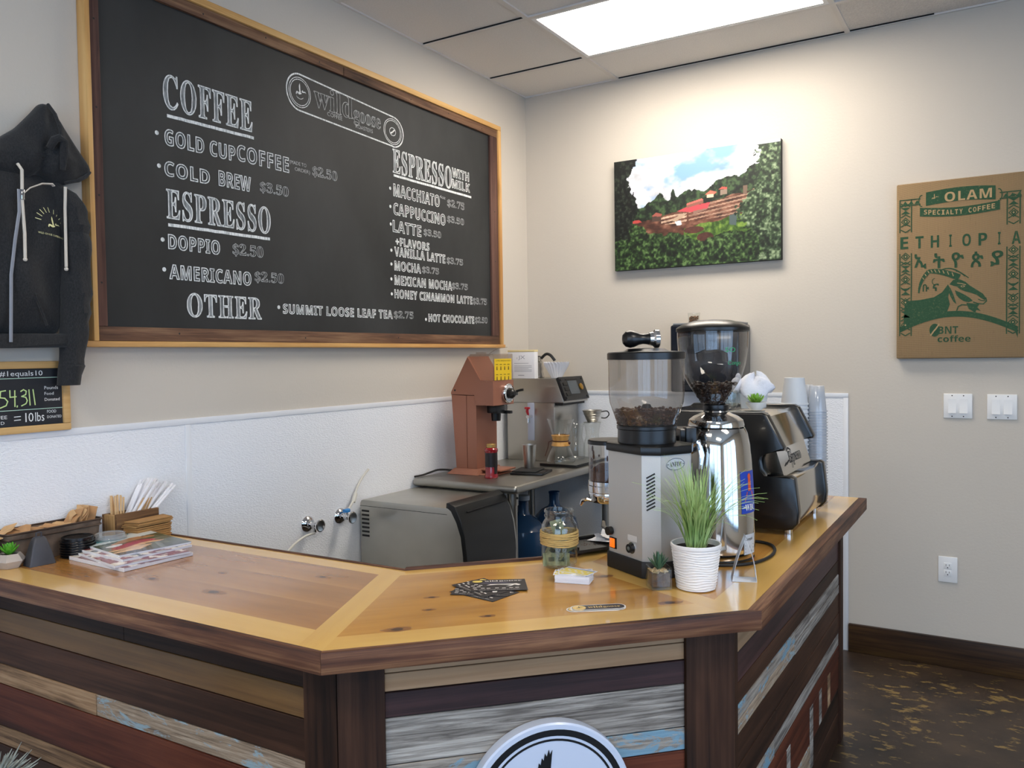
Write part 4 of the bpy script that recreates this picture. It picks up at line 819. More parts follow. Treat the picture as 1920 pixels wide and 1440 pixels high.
rows3 = [(.775, .868, [(.03, xe3, 'tan')]), (.700, .775, [(.03, xe3, 'purple')]), (.648, .700, [(.03, xe3, 'dark')]), (.610, .648, [(.03, .66, 'blue'), (.66, xe3, 'grey')]), (.575, .610, [(.03, .66, 'bluegrey'), (.66, xe3, 'grey')]), (.500, .575, [(.03, xe3, 'dark')]),
         (.425, .500, [(.03, .42, 'dark'), (.42, xe3, 'dark')]), (.375, .425, [(.03, .40, 'blue'), (.40, xe3, 'grey')]), (.330, .375, [(.03, xe3, 'red')]), (.21, .330, [(.03, .55, 'red'), (.55, .60, 'grey'), (.60, .88, 'red'), (.88, .925, 'grey'), (.925, 1.03, 'red'), (1.03, 1.075, 'grey'), (1.075, 1.19, 'red'), (1.19, 1.24, 'bark'), (1.24, xe3, 'red')]),
         (.12, .21, [(.03, .60, 'grey'), (.60, .88, 'bluegrey'), (.88, .93, 'grey'), (.93, xe3, 'dark')]), (.002, .12, [(.03, xe3, 'dark')])]
bar_section('right section of the plank bar front, with a bright blue strip', pB, q3, rows3, [(0.0, .03, -.001, 'dark vertical corner post'), (xe3, L3, -.002, 'dark vertical end post')])
# bar back panels closing the counter carcass on the working side
# round goose sign hung on the middle section
rs = thing('round_sign', 'round pale sign with black rings and a black goose on the middle bar front', 'sign', bs2.location, bs2.rotation_euler[2])
M_SIGNW = pm('milky sign face', '#c3cde0', .25, coat=.3); M_SIGNB = pm('black sign vinyl', '#0a0a0c', .4); M_RIM = pm('brushed sign rim', '#a9adb6', .35, .6)
cx, cz, rr = .449, .509, .186
mb = MB(); mb.M = Matrix.Translation((cx, 0, cz)) @ Matrix.Rotation(R(90), 4, 'X')
mb.lathe([(0, -.001), (rr, -.001), (rr+.001, .004), (rr, .026), (rr-.004, .029), (rr-.006, .029), (0, .029)], seg=72); mb.build('face', M_SIGNW, rs)
mb = MB(); mb.M = Matrix.Translation((cx, 0, cz)) @ Matrix.Rotation(R(90), 4, 'X')
mb.lathe([(.158, .0296), (.172, .0296)], seg=72); mb.lathe([(.147, .0296), (.152, .0296)], seg=72); mb.build('ring', M_SIGNB, rs, recalc=False)
FR = frame_map((0, -.0297, 0), (1, 0, 0), (0, 0, 1)); mb = MB()
shape(mb, [(cx-.045, .560), (cx-.035, .585), (cx-.030, .600), (cx-.028, .612), (cx-.024, .607), (cx-.021, .622), (cx-.017, .616), (cx-.014, .632), (cx-.010, .624), (cx-.005, .6395), (cx-.003, .628), (cx+.003, .638), (cx-.001, .60), (cx-.002, .56), (cx+.01, .53), (cx+.04, .515), (cx+.07, .53), (cx+.115, .525), (cx+.08, .508), (cx+.04, .498), (cx+.01, .480), (cx-.05, .476), (cx-.08, .487), (cx-.13, .462), (cx-.12, .495), (cx-.09, .51), (cx-.06, .522)], FR)
shape(mb, [(cx+.05, .545), (cx+.066, .575), (cx+.09, .57), (cx+.12, .562), (cx+.092, .55), (cx+.078, .552)], FR)
mb.build('goose', M_SIGNB, rs, smooth=0, recalc=False)

# ================================================================ small things on the left of the bar
TOP = ZC+.0006
# brown metal tray with sugar packets
M_TRAY = pm('aged brown metal', '#7a685a', .5, .35, var=(20, .35)); M_TRAYR = pm('dark rim metal', '#4a3a30', .4, .5)
O = (.058, -2.968, TOP); tr = thing('packet_tray', 'long brown metal tray of sugar packets against the wall', 'tray', O)
def rrect(cx, cy, hx_, hy, r, n=6):
    o = []
    for sx, sy, a in ((1, 1, 0), (-1, 1, 90), (-1, -1, 180), (1, -1, 270)):
        for i in range(n+1): t = R(a+90*i/n); o.append((cx+sx*(hx_-r)+r*math.cos(t), cy+sy*(hy-r)+r*math.sin(t)))
    return o
def shell(mb, secs, m=0):   # secs: (hx, hy, r, z), open top vessel
    mb.loft([[(x, y, z) for x, y in rrect(0, 0, a, b, r)] for a, b, r, z in secs], m, cap=False)
    a, b, r, z = secs[0]; mb.add([(x, y, z) for x, y in rrect(0, 0, a, b, r)], [list(range(28))], m); a, b, r, z = secs[-1]; mb.add([(x, y, z) for x, y in rrect(0, 0, a, b, r)], [list(range(28))], m)
mb = MB(); shell(mb, [(.040, .135, .018, 0), (.044, .142, .02, .07), (.049, .148, .022, .088), (.0475, .1465, .022, .0885), (.0425, .140, .02, .07), (.038, .132, .018, .004)]); mb.build('basin', M_TRAY, tr)
mb = MB(); pr = rrect(0, 0, .0485, .1475, .022); mb.tube([(x, y, .0885) for x, y in pr+pr[:1]], .003, 8, cap=False); pr = rrect(0, 0, .0475, .1455, .021); mb.tube([(x, y, .072) for x, y in pr+pr[:1]], .0022, 6, cap=False); mb.build('rim', M_TRAYR, tr)
M_KRAFT = pm('kraft paper', '#b58a5e', .85, var=(30, .18), bmp=(80, .2)); M_KRAFTL = pm('light kraft paper', '#cfa878', .85, var=(30, .12))
pk = [(-.005, -.125, .076, 20, 25, -15), (.01, -.098, .074, -35, 10, 20), (-.012, -.072, .07, 15, -20, 10), (.008, -.045, .066, 60, 15, 5), (-.01, -.015, .066, -20, 5, -10), (.006, .012, .068, 40, -15, 10), (-.008, .036, .072, -50, 10, 20), (.008, .055, .076, 10, 40, 0),
      (-.012, .070, .080, -20, 65, 10), (.004, .082, .084, 25, 70, -10), (-.004, .094, .088, 0, 75, 15), (.010, .104, .086, -30, 70, 5), (-.012, .112, .090, 15, 78, 0), (.002, .120, .088, 40, 68, 10)]
for i, (x, y, z, a, b, c) in enumerate(pk):
    mb = MB(); n = 6; vs = []
    for k in range(n+1):
        for l in range(2): vs.append(((-.023+.046*l), -.036+.072*k/n, .004*math.sin(k*1.3+i)+.003*math.sin(math.pi*k/n)))
    up = [(v[0], v[1], v[2]+.0035*math.sin(math.pi*(k//2)/n)+.0006) for k, v in enumerate(vs)]
    q = len(vs); fs = [(2*k, 2*k+1, 2*k+3, 2*k+2) for k in range(n)]; fs += [tuple(q+j for j in f)[::-1] for f in fs]
    fs += [(2*k, 2*k+2, q+2*k+2, q+2*k) for k in range(n)]+[(2*k+1, 2*k+3, q+2*k+3, q+2*k+1) for k in range(n)]+[(0, 1, q+1, q), (2*n, 2*n+1, q+2*n+1, q+2*n)]
    mb.add(vs+up, fs, 0); o = mb.build('sugar_packet', M_KRAFT if i % 2 else M_KRAFTL, None); o.location = (O[0]+x, O[1]+y, O[2]+z+(.012 if i < 6 else .004)); o.rotation_euler = (R(b), R(c), R(a))
    tag(o, 'brown paper sugar packet lying loose at the %s of the metal tray' % ('left end' if i < 3 else 'middle') if i < 7 else 'brown paper sugar packet standing in the bunch at the right end of the tray', 'sugar packet', 'sugar packets in the metal tray')
# wooden caddy with straws and stirrers
M_CADDY = wood('caddy wood', [(0.3, '#4f3622'), (0.5, '#7d5a37'), (0.72, '#a07a4e')], 1, 26, .06, .8, 0, .5); M_CADDYE = wood('caddy end grain', [(0.3, '#8b6a42'), (0.5, '#ab8757'), (0.72, '#c39f6c')], 2, 20, .1, .8, 0, .3)
O = (.045, -2.690, TOP); cd = thing('wooden_caddy', 'small rough wooden caddy holding straws and stirrers by the wall', 'caddy', O)
H = .082
for nm, a, m in (('side_board', (.028, .040, -.076, .076, 0, H+.004), M_CADDY), ('side_board', (-.040, -.028, -.076, .076, 0, H), M_CADDY), ('end_board', (-.028, .028, -.076, -.064, 0, H), M_CADDYE), ('end_board', (-.028, .028, .064, .076, 0, H), M_CADDYE), ('bottom_board', (-.028, .028, -.064, .064, 0, .008), M_CADDY)):
    mb = MB(); mb.box(*a, 0, .0012); mb.build(nm, m, cd)
M_STRAW = pm('white straw wrapper', '#f1eff0', .7); M_STIR = pm('wooden stirrer', '#d9b483', .7, var=(40, .1))
for i in range(24):
    mb = MB(); L = .20+random.uniform(-.008, .01); mb.tube([(0, 0, 0), (0, 0, L*.5), (0, 0, L-.02)], .0052, 8, flat=.8); mb.box(-.005, .005, -.0008, .0008, L-.022, L, 0)
    o = mb.build('wrapped_straw', M_STRAW, None); t = i/23; o.location = (O[0]-.015+.030*random.random(), O[1]-.045+.05*t, TOP+.0095+.0*i)
    o.rotation_euler = (R(-(30+17*t+random.uniform(-2, 2))), R(random.uniform(-4, 9)), 0)
    tag(o, 'white paper-wrapped straw leaning out of the wooden caddy', 'straw', 'wrapped straws in the caddy')
for i in range(13):
    mb = MB(); mb.box(-.003, .003, -.0009, .0009, 0, .125+.008*random.random(), 0); o = mb.build('stir_stick', M_STIR, None)
    if i < 9: o.location = (O[0]-.016+.006*(i % 5), O[1]-.058+.0035*i, TOP+.0095); o.rotation_euler = (R(random.uniform(-7, 2)), R(random.uniform(-4, 4)), R(70+random.uniform(-20, 20))); lab = 'upright wooden stir stick at the left end of the caddy'
    else: o.location = (O[0]+.018+.002*(i % 2), O[1]-.03+.012*(i-9), TOP+.0095); o.rotation_euler = (R(-28-random.uniform(0, 6)), R(3), R(10)); lab = 'wooden stir stick leaning among the straws in the caddy'
    tag(o, lab, 'stir stick', 'wooden stir sticks in the caddy')
# cup sleeves: kraft, stacked flat
M_SLEEVE = pm('cup sleeve kraft', '#a97f4c', .85, var=(30, .1)); M_SLEEVEU = pm('cup sleeve side', '#6b4e30', .9)
for i in range(16):
    mb = MB(); mb.prism([(-.062, -.030), (.062, -.030), (.072, .030), (-.072, .030)], 0, .0030, 'z', 0); o = mb.build('cup_sleeve', M_SLEEVE, None)
    o.location = (.124+random.uniform(-.004, .004)+(.004 if i > 12 else 0), -2.682+random.uniform(-.003, .003)+(.004 if i > 13 else 0), TOP+.0041*i); o.rotation_euler = (R(random.uniform(-1.2, 1.2)), R(random.uniform(-.5, .5)), R(90+random.uniform(-3, 3)))
    tag(o, 'topmost kraft cup sleeve of the flat stack beside the wooden caddy' if i == 15 else 'kraft cup sleeve pressed in the flat stack beside the wooden caddy', 'cup sleeve', 'kraft cup sleeves stacked flat')
# lids
M_LIDB = pm('black lid plastic', '#0d0e10', .22); M_CLEAR = thin_glass('clear lid plastic', (.93, .94, .95), .05, 1.7, .22, '#c9cdd0')
def lid(name, mat, r=.047):
    mb = MB(); mb.lathe([(r-.003, 0), (r+.001, .0008), (r+.0015, .0025), (r+.001, .004), (r-.0035, .005), (r-.0035, .013), (r-.006, .014), (r-.009, .0115), (.012, .0105), (0, .0105)], seg=44); return mb.build(name, mat, None)
l0 = None
for i in range(7):
    o = lid('black_cup_lid', M_LIDB) if l0 is None else dup(l0); l0 = l0 or o; o.location = (.147+random.uniform(-.001, .001), -2.932+random.uniform(-.001, .001), TOP+.0074*i)
    tag(o, 'black plastic cup lid on top of the short stack by the tray' if i == 6 else 'black plastic cup lid nested in the short stack by the tray', 'cup lid', 'black cup lids')
l0 = None
for i in range(6):
    o = lid('clear_cup_lid', M_CLEAR) if l0 is None else dup(l0); l0 = l0 or o; o.location = (.150, -2.832, TOP+.0068*i)
    tag(o, 'clear plastic cup lid on top of the short stack by the caddy' if i == 5 else 'clear plastic cup lid nested in the short stack by the caddy', 'cup lid', 'clear cup lids')
# magazines
M_PAPER = pm('white paper', '#e9e8ea', .6); M_PAGES = pm('page edges', '#c9c8d0', .8, stretch=(1, 1, 30), var=(60, .12)); M_COVER = attr_mat('glossy cover', .22, None, .4)
def cover(seed):
    w, h = 76, 100; y, x = np.mgrid[0:h, 0:w]; u, v = x/w, y/h; n = vnoise(h, w, 20, 4, seed); l = vnoise(h, w, 6, 3, seed+50)
    if seed == 1:
        im = hx('#3c4a2c')+(l[..., None]-.5)*.5+np.zeros((h, w, 3)); im[v > .62+.15*u] = hx('#dfe9ea'); m = (v > .74) & (n > .5); im[m] = hx('#3aa0a0')
        for cx, cy, a, b, c in ((.42, .40, .34, .10, '#b82a50'), (.40, .30, .42, .05, '#e8b48c'), (.52, .62, .34, .07, '#b9835c'), (.30, .18, .30, .06, '#efc29a'), (.2, .5, .12, .05, '#f1f1f1')):
            m = ((u-cx)/a)**2+((v-cy-.15*(u-cx)+.04*np.sin(8*u))/b)**2 < 1+.5*(n-.5); im[m] = (hx(c)*(.85+.3*l[..., None]))[m]
        im[(v < .12) & (n > .35)] = hx('#2b2c34')
    else:
        p = [['#b98a6b', '#7c3a30', '#e6ddd2', '#d4b08c'], ['#d8d2c8', '#a8552f', '#4a4a50', '#c99b6e'], ['#c2b8ac', '#8e2f2c', '#e9e0d4', '#62666c']][seed % 3]
        q = np.floor(np.clip(n*6-1, 0, 3.9)).astype(int); im = np.array([hx(c) for c in p])[q]*(.85+.3*l[..., None])
    return np.clip(im, 0, 1)
mags = [(.318, -2.872, 0, .010, 3, -2, 'open-edged magazine at the bottom of the pile, reaching farthest out'), (.312, -2.866, .0103, .006, 2, -10, 'magazine second from the bottom of the pile on the bar'), (.278, -2.842, .0166, .007, 5, -4, 'magazine just under the top one on the bar'), (.258, -2.822, .0239, .006, 1, -9, 'glossy magazine with a red and green cover on top of the pile')]
for x, y, z, th, sd, a, lab in mags:
    t = thing('magazine', lab, 'magazine', (x, y, TOP+z), R(90+a), 'magazines on the bar'); mb = MB(); mb.box(-.108, .108, -.138, .138, 0, th, 0, .001, 1); mb.build('pages', M_PAGES, t)
    paint('front_cover', cover(sd), frame_map((-.1085, -.1385, th), (1, 0, 0), (0, 1, 0)), .217, .277, M_COVER, t, .0003)
    mb = MB(); mb.box(-.1095, -.108, -.1385, .1385, 0, th+.0002, 0); mb.build('spine', M_PAPER, t)
# metal cowbell, succulents
M_BELL = pm('dark grey bell metal', '#4b4b50', .55, .5, var=(12, .15))
O = (.150, -3.048, TOP); t = thing('cowbell', 'dark grey metal cowbell standing in front of the tray', 'bell', O, R(-6))
mb = MB(); rg = []
for z, a, b, r in ((0, .024, .036, .004), (.03, .020, .029, .004), (.058, .016, .022, .005), (.074, .012, .017, .006), (.079, .008, .013, .006)): rg.append([(x, y, z) for x, y in rrect(0, 0, a, b, r, 3)])
mb.loft(rg); mb.build('body', M_BELL, t)
mb = MB(); mb.tube([(0, -.007, .078), (0, -.007, .090), (0, 0, .092), (0, .007, .090), (0, .007, .078)], .0025, 6); mb.build('handle_loop', M_BELL, t)
M_CONC = pm('pale concrete', '#b6aaa0', .8, var=(25, .08)); M_SOIL = pm('dark soil', '#1d1612', .95, bmp=(150, .8, .004)); M_GREEN = pm('bright succulent green', '#58a52e', .4, var=(30, .3)); M_GREEND = pm('dark aloe green', '#3c5d43', .45, var=(30, .3)); M_RED = pm('red succulent leaf', '#b5463c', .45, var=(20, .4))
def rosette(mb, n, L, w, tilt, z, c=(0, 0), m=0, ph=0):
    for i in range(n):
        a = 2*math.pi*i/n+ph+random.uniform(-.12, .12); e = R(tilt+random.uniform(-8, 8)); M = Matrix.Translation((c[0], c[1], z)) @ Matrix.Rotation(a, 4, 'Z') @ Matrix.Rotation(-e, 4, 'Y')
        rg = []
        for t in (0, .25, .5, .75, .93, 1):
            ww = w*(math.sin(math.pi*(.16+.80*t))**.8)*(1-.15*t) if t < 1 else .0004; th = ww*.35
            rg.append([M @ Vector((L*t, ww*math.cos(q), th*math.sin(q)+.10*L*t*t)) for q in np.linspace(0, 2*math.pi, 8, endpoint=False)])
        mb.loft(rg, m)
O = (.112, -3.110, TOP); t = thing('succulent_pot', 'tiny bright green succulent in a faceted pale concrete pot at the left end', 'potted plant', O, R(20))
mb = MB(); hexr = lambda r, z: [(r*math.cos(R(60*k)), r*math.sin(R(60*k)), z) for k in range(6)]
mb.loft([hexr(.027, 0), hexr(.042, .021), hexr(.028, .040), hexr(.025, .040), hexr(.024, .034)], 0); mb.build('pot', M_CONC, t, smooth=0)
mb = MB(); mb.add(hexr(.0255, .036), [list(range(6))]); mb.build('soil', M_SOIL, t)
mb = MB(); rosette(mb, 7, .036, .0085, 42, .036); rosette(mb, 6, .036, .008, 62, .037, ph=.4); rosette(mb, 4, .032, .007, 80, .038, ph=.2); mb.build('leaves', M_GREEN, t)
O = (.058, -3.172, TOP); t = thing('plant_pot', 'dark brown pot with red and green succulent cut by the left picture edge', 'potted plant', O)
mb = MB(); mb.lathe([(0, 0), (.034, 0), (.044, .07), (.047, .085), (.043, .086), (.040, .078), (0, .078)], seg=32); mb.build('pot', pm('dark olive pot', '#4a4034', .6), t)
mb = MB(); rosette(mb, 7, .05, .012, 28, .08, ph=.3); rosette(mb, 5, .04, .010, 55, .082); mb.build('red_leaves', M_RED, t)
mb = MB(); rosette(mb, 6, .045, .009, 40, .08, ph=.8); mb.build('green_leaves', pm('lime leaf', '#8aa845', .45), t)

# ================================================================ middle of the bar
def on_counter(x, y): return (x, y, TOP)
M_CARDK = pm('black card', '#1d1b20', .45); M_CARDW = pm('card print white', '#e7e2dc', .6); M_CARDY = pm('card print yellow', '#e3c85e', .6); M_CARDB = pm('card print slate', '#4b4a63', .5)
cards = [(1.425, -2.672, 0, -8, 'black postcard lowest in the fanned pile, only its left corner showing'), (1.412, -2.660, .0009, 22, 'black postcard whose bottom corner pokes out of the fanned pile'), (1.405, -2.645, .0018, -22, 'black postcard second from the top of the fanned pile'), (1.428, -2.612, .0027, 35, 'black goose postcard on top of the fanned pile')]
def postcard(x, y, z, a, lab):
    t = thing('postcard', lab, 'postcard', (x, y, TOP+z), R(a), 'black postcards fanned on the bar'); mb = MB(); mb.box(-.070, .070, -.050, .050, 0, .0006); mb.build('card', M_CARDK, t)
    FC = frame_map((0, 0, .0006), (1, 0, 0), (0, 1, 0)); mb = MB(); L = .00012
    def S(pts, m): mb.add([FC(p[0], p[1], L) for p in pts], [list(range(len(pts)))], m)
    S(circ(-.052, .036, .013, .009, 20)[:-1], 1); S([(-.045, .015), (.04, .017), (.02, .025), (-.035, .024)], 2)
    write(mb, bold_serif('wild'), FC, -.034, .032, .034, .011, 0, lift=L, res=1); write(mb, bold_serif('goose'), FC, .003, .030, .058, .010, 0, lift=L, res=1)
    S([(-.03, -.001), (-.02, .008), (.035, .008), (.046, .010), (.056, .000), (.05, -.008), (.04, -.001), (.03, -.012), (.018, -.013), (.034, -.001), (.0, .003)], 0)
    for px, py in ((-.056, .008), (-.064, -.003), (-.045, .000), (-.05, -.012), (-.06, -.02), (-.04, -.025), (-.026, -.027), (-.005, -.026), (.012, -.028), (.030, -.027), (.045, -.026), (-.058, -.034)): S([(px-.005, py-.002), (px+.005, py-.002), (px+.004, py+.002), (px-.004, py+.002)], 0)
    write(mb, 'WILD GOOSE COFFEE ROASTERS', FC, -.05, -.042, .10, .004, 0, lift=L, res=1); mb.build('print', [M_CARDW, M_CARDY, M_CARDB], t, smooth=0, recalc=False); return t
for c in cards: postcard(*c)
# stickers
for i, (dx, dy, a, lab) in enumerate(((-.004, -.012, 36, 'bottom pill-shaped sticker of the small stack at the bar edge'), (.003, -.006, 38, 'middle pill-shaped sticker of the small stack at the bar edge'), (0, 0, 38, 'top dark pill-shaped goose sticker of the small stack at the bar edge'))):
    t = thing('sticker', lab, 'sticker', (1.722+dx, -2.652+dy, TOP+.0007*i), R(a), 'pill-shaped stickers'); pill = lambda w, h: [(w-h+h*math.cos(q), h*math.sin(q)) for q in np.linspace(-math.pi/2, math.pi/2, 12)]+[(-w+h+h*math.cos(q), h*math.sin(q)) for q in np.linspace(math.pi/2, 1.5*math.pi, 12)]
    mb = MB(); mb.prism(pill(.064, .0185), 0, .0005, 'z'); mb.build('backing', M_CARDW, t); FC = frame_map((0, 0, .0005), (1, 0, 0), (0, 1, 0)); mb = MB()
    mb.add([FC(x, y, .0001) for x, y in pill(.061, .016)], [list(range(24))], 0); disc(mb, -.044, 0, .0155, .0155, FC, 1, .00013); write(mb, bold_serif('wild'), FC, -.024, -.005, .034, .014, 1, lift=.00018, res=1); write(mb, bold_serif('goose'), FC, .011, -.008, .040, .012, 1, lift=.00018, res=1); goose(mb, -.044, 0, .010, FC, 0, .0005)
    mb.build('print', [M_CARDB if False else pm('sticker ink', '#2b2730', .4), pm('sticker cream', '#e8c77e', .5)] if i == 0 else bpy.data.objects['print' if False else STK].data.materials[:], t, smooth=0, recalc=False)
    if i == 0: STK = [o for o in t.children if o.name.startswith('print')][0].name
# business cards
M_BCY = pm('pale yellow card print', '#e6d36a', .6); M_BCW = pm('white card stock', '#e6e6ec', .6); M_BCB = pm('card blue print', '#7f8fb4', .6)
for i in range(24):
    top = i >= 20; a = 14 if not top else (22, 2, 30, -6)[i-20]; x, y = (1.572+random.uniform(-.001, .001), -2.478+random.uniform(-.001, .001)) if not top else (1.562+.004*(i-20), -2.474+.004*(i-20))
    t = thing('business_card', ('yellow and white business card, %s of those lying loose on the card stack' % ['lowest', 'second', 'third', 'topmost'][i-20]) if top else 'white-edged business card squared up in the thick stack beside the jar', 'business card', (x, y, TOP+.00092*i), R(a), 'business cards stacked on the bar')
    mb = MB(); mb.box(-.0445, .0445, -.0255, .0255, 0, .00085); mb.build('card', M_BCW, t)
    if top:
        mb = MB(); FC = frame_map((0, 0, .00085), (1, 0, 0), (0, 1, 0)); shape(mb, [(-.042, -.023), (.042, -.023), (.042, .012), (-.042, .012)], FC, 0, .00005)
        for k in range(8): disc(mb, -.034+.0095*k, -.012+.010*(k % 2), .0036, .0036, FC, 1, .0004, 12)
        shape(mb, [(-.042, .014), (.042, .014), (.042, .020), (-.042, .020)], FC, 2, .00005); mb.build('print', [M_BCY, M_BCW, M_BCB], t, smooth=0, recalc=False)
# tip jar
M_JAR = thin_glass('jar glass', (.95, .965, .955), .015, 1.5); M_RAFF = pm('tan raffia', '#bfa063', .85, stretch=(1, 1, 14), var=(60, .22), bmp=(60, .6))
O = (1.473, -2.372, TOP); jr = thing('tip_jar', 'glass mason jar of dollar bills wrapped with a tan raffia band', 'jar', O)
mb = MB(); mb.lathe([(0, .003), (.040, .002), (.045, .006), (.048, .015), (.049, .03), (.049, .105), (.047, .118), (.041, .128), (.0385, .132), (.0385, .138), (.0405, .140), (.0405, .143), (.0385, .145), (.0385, .150), (.0405, .152), (.0405, .155), (.039, .158), (.0365, .158), (.0355, .154), (.0355, .133), (.038, .126), (.0445, .115), (.0465, .104), (.0465, .014), (.043, .008), (0, .006)], seg=56); mb.build('glass', M_JAR, jr)
mb = MB()
for k in range(12):
    r = .0502+.0012*random.random(); z = .066+.0030*k; n = 40; ph = random.random()*6; mb.tube([(r*math.cos(q), r*math.sin(q), z+.0018*math.sin(q*2+ph)) for q in np.linspace(0, 2*math.pi, n+1)], .0021, 5, cap=False)
mb.build('raffia_band', M_RAFF, jr)
M_BILL = pm('dollar bill green', '#8b8f6c', .8, var=(90, .3)); M_BILLD = pm('dollar bill ink', '#3b4a3b', .8)
def bill(i, M, curl, lab, d):
    mb = MB(O); n = 14; vs = []; L, Wd = .075, .034
    for k in range(n+1):
        s = -L/2+L*k/n; x = s if not curl else math.sin(s*curl)/curl; z = 0 if not curl else (1-math.cos(s*curl))/curl
        for l in range(4): vs.append(M @ Vector((x, -Wd/2+Wd*l/3, z+.0015*math.sin(k*1.9+l+i))))
    mb.add(vs, [(4*k+l, 4*k+l+1, 4*k+l+5, 4*k+l+4) for k in range(n) for l in range(3)], 0); mb.m = [1 if (2 < (f//3) < 11 and f % 3 == 1 and (f//3) not in (6, 7)) else 0 for f in range(len(mb.f))]
    mb.M = None; o = mb.build('dollar_bill', [M_BILL, M_BILLD], None); o.location = O; tag(o, lab, 'dollar bill', 'dollar bills in the tip jar')
def TM(x, y, z, *r): return Matrix.Translation((O[0]+x, O[1]+y, O[2]+z)) @ Matrix.Rotation(R(r[2]), 4, 'Z') @ Matrix.Rotation(R(r[1]), 4, 'Y') @ Matrix.Rotation(R(r[0]), 4, 'X')
bill(0, TM(.002, -.022, .026, 80, 0, 30), 14, 'dollar bill lying flat against the front glass low in the jar', 0)
bill(1, TM(-.004, -.008, .040, 60, 20, 10), 40, 'curled dollar bill in the middle of the jar under the band', 0)
bill(2, TM(.010, .004, .052, 70, -25, 60), 30, 'dollar bill standing up behind the curled one in the jar', 0)
bill(3, TM(-.006, .010, .092, 85, 75, 20), 12, 'dollar bill poking upright above the raffia band in the jar', 0)
bill(4, TM(-.014, .012, .020, 70, 10, -40), 34, 'crumpled dollar bill at the back of the jar bottom', 0)

# white pot of grass
M_POT = pm('white ribbed ceramic', '#e6e3e1', .45)
O = (1.862, -2.388, TOP); t = thing('grass_plant', 'spiky green grass plant in a white ribbed pot', 'potted plant', O)
mb = MB(); prof = [(0, 0), (.045, 0)]
ringz = np.linspace(.002, .110, 120)
vs = []; seg = 72
for z in ringz:
    for k in range(seg):
        a = 2*math.pi*k/seg; r = .047+.0135*(z/.11)+.0007*math.sin(z*980+1.5*math.sin(3*a+z*40)+1.1*math.sin(5*a+z*90))+.0004*math.sin(z*1700+2*math.sin(2*a)) if z < .103 else .0615
        vs.append((r*math.cos(a), r*math.sin(a), z))
n = len(ringz); mb.add(vs, [(j*seg+k, j*seg+(k+1) % seg, (j+1)*seg+(k+1) % seg, (j+1)*seg+k) for j in range(n-1) for k in range(seg)])
mb.lathe([(0, 0), (.0465, .002)], seg=seg); mb.lathe([(.0615, .110), (.060, .112), (.057, .111), (.055, .098), (0, .098)], seg=seg); mb.build('pot', M_POT, t)
mb = MB(); mb.lathe([(.0555, .0985), (0, .102)], seg=24); mb.build('soil', M_SOIL, t)
def grass_mat():
    m, nt, b = newmat('grass blade'); nt.links.new(ramp(nt, noise(nt, coords(nt), 9, 3), [(.3, '#7b9c55'), (.5, '#abc67d'), (.72, '#cfe0ab')]), b.inputs['Base Color']); b.inputs['Roughness'].default_value = .55; return m
mb = MB()
for i in range(230):
    a = random.random()*2*math.pi; r0 = .024*random.random()**.5; lean = random.triangular(0, 1.35, .5); L = random.uniform(.13, .215)*(1+.12*(lean > .8)); az = random.random()*6.283 if lean < .5 else a+random.gauss(0, .5)
    if math.cos(az-R(135)) > .5: lean *= .35
    droop = random.uniform(.3, 1.5)*(.30+lean*.8); p = Vector((r0*math.cos(a), r0*math.sin(a), .098)); d = lean*.42; wdt = random.uniform(.0014, .0022); vs = []
    pts = [p.copy()]; nseg = 9
    for k in range(nseg):
        th = d+(lean*.55+droop*.8)*(k/nseg)**1.7; p = p+Vector((math.sin(th)*math.cos(az), math.sin(th)*math.sin(az), math.cos(th)))*L/nseg; pts.append(p.copy())
    sd = Vector((-math.sin(az), math.cos(az), 0))
    for k, q in enumerate(pts): w_ = wdt*(1-(k/nseg)**2.5)+.0002; vs += [q-sd*w_, q+Vector((0, 0, .0006)), q+sd*w_]
    mb.add(vs, [(3*k+l, 3*k+l+1, 3*k+l+4, 3*k+l+3) for k in range(nseg) for l in (0, 1)])
mb.build('grass_blades', grass_mat(), t, recalc=False)
# glass cube succulent
O = (1.784, -2.437, TOP); t = thing('glass_cube_succulent', 'small dark aloe in a clear glass cube with pebbles', 'potted plant', O, R(38))
M_CUBE = thin_glass('cube glass', (.95, .97, .96), .02, 1.2); a = .0265
mb = MB(); mb.loft([[(x, y, z) for x, y in rrect(0, 0, q, q, .004, 3)] for q, z in ((a-.002, 0), (a, .003), (a, .055), (a-.003, .055), (a-.003, .009))], 0, cap=False); mb.box(-a+.004, a-.004, -a+.004, a-.004, .0005, .007); mb.build('glass_cube', M_CUBE, t)
mb = MB(); mb.box(-.0222, .0222, -.0222, .0222, .0085, .040, 0, .001); mb.build('soil', pm('brown soil', '#4d372a', .95, bmp=(120, .8, .004), var=(80, .4)), t)
mb = MB()
for i in range(90): mb.ball((random.uniform(-.020, .020), random.uniform(-.020, .020), .041+random.uniform(0, .006)), (random.uniform(.0022, .0036), random.uniform(.0022, .0034), .0024), 0, 7, 5)
o = mb.build('pebbles', pm('tan pebbles', '#c2a67e', .8, var=(120, .25)), t); o['kind'] = 'stuff'
mb = MB(); rosette(mb, 7, .040, .005, 48, .046); rosette(mb, 6, .044, .0048, 66, .046, ph=.4); rosette(mb, 3, .046, .0045, 82, .046, ph=.2); mb.build('leaves', M_GREEND, t)
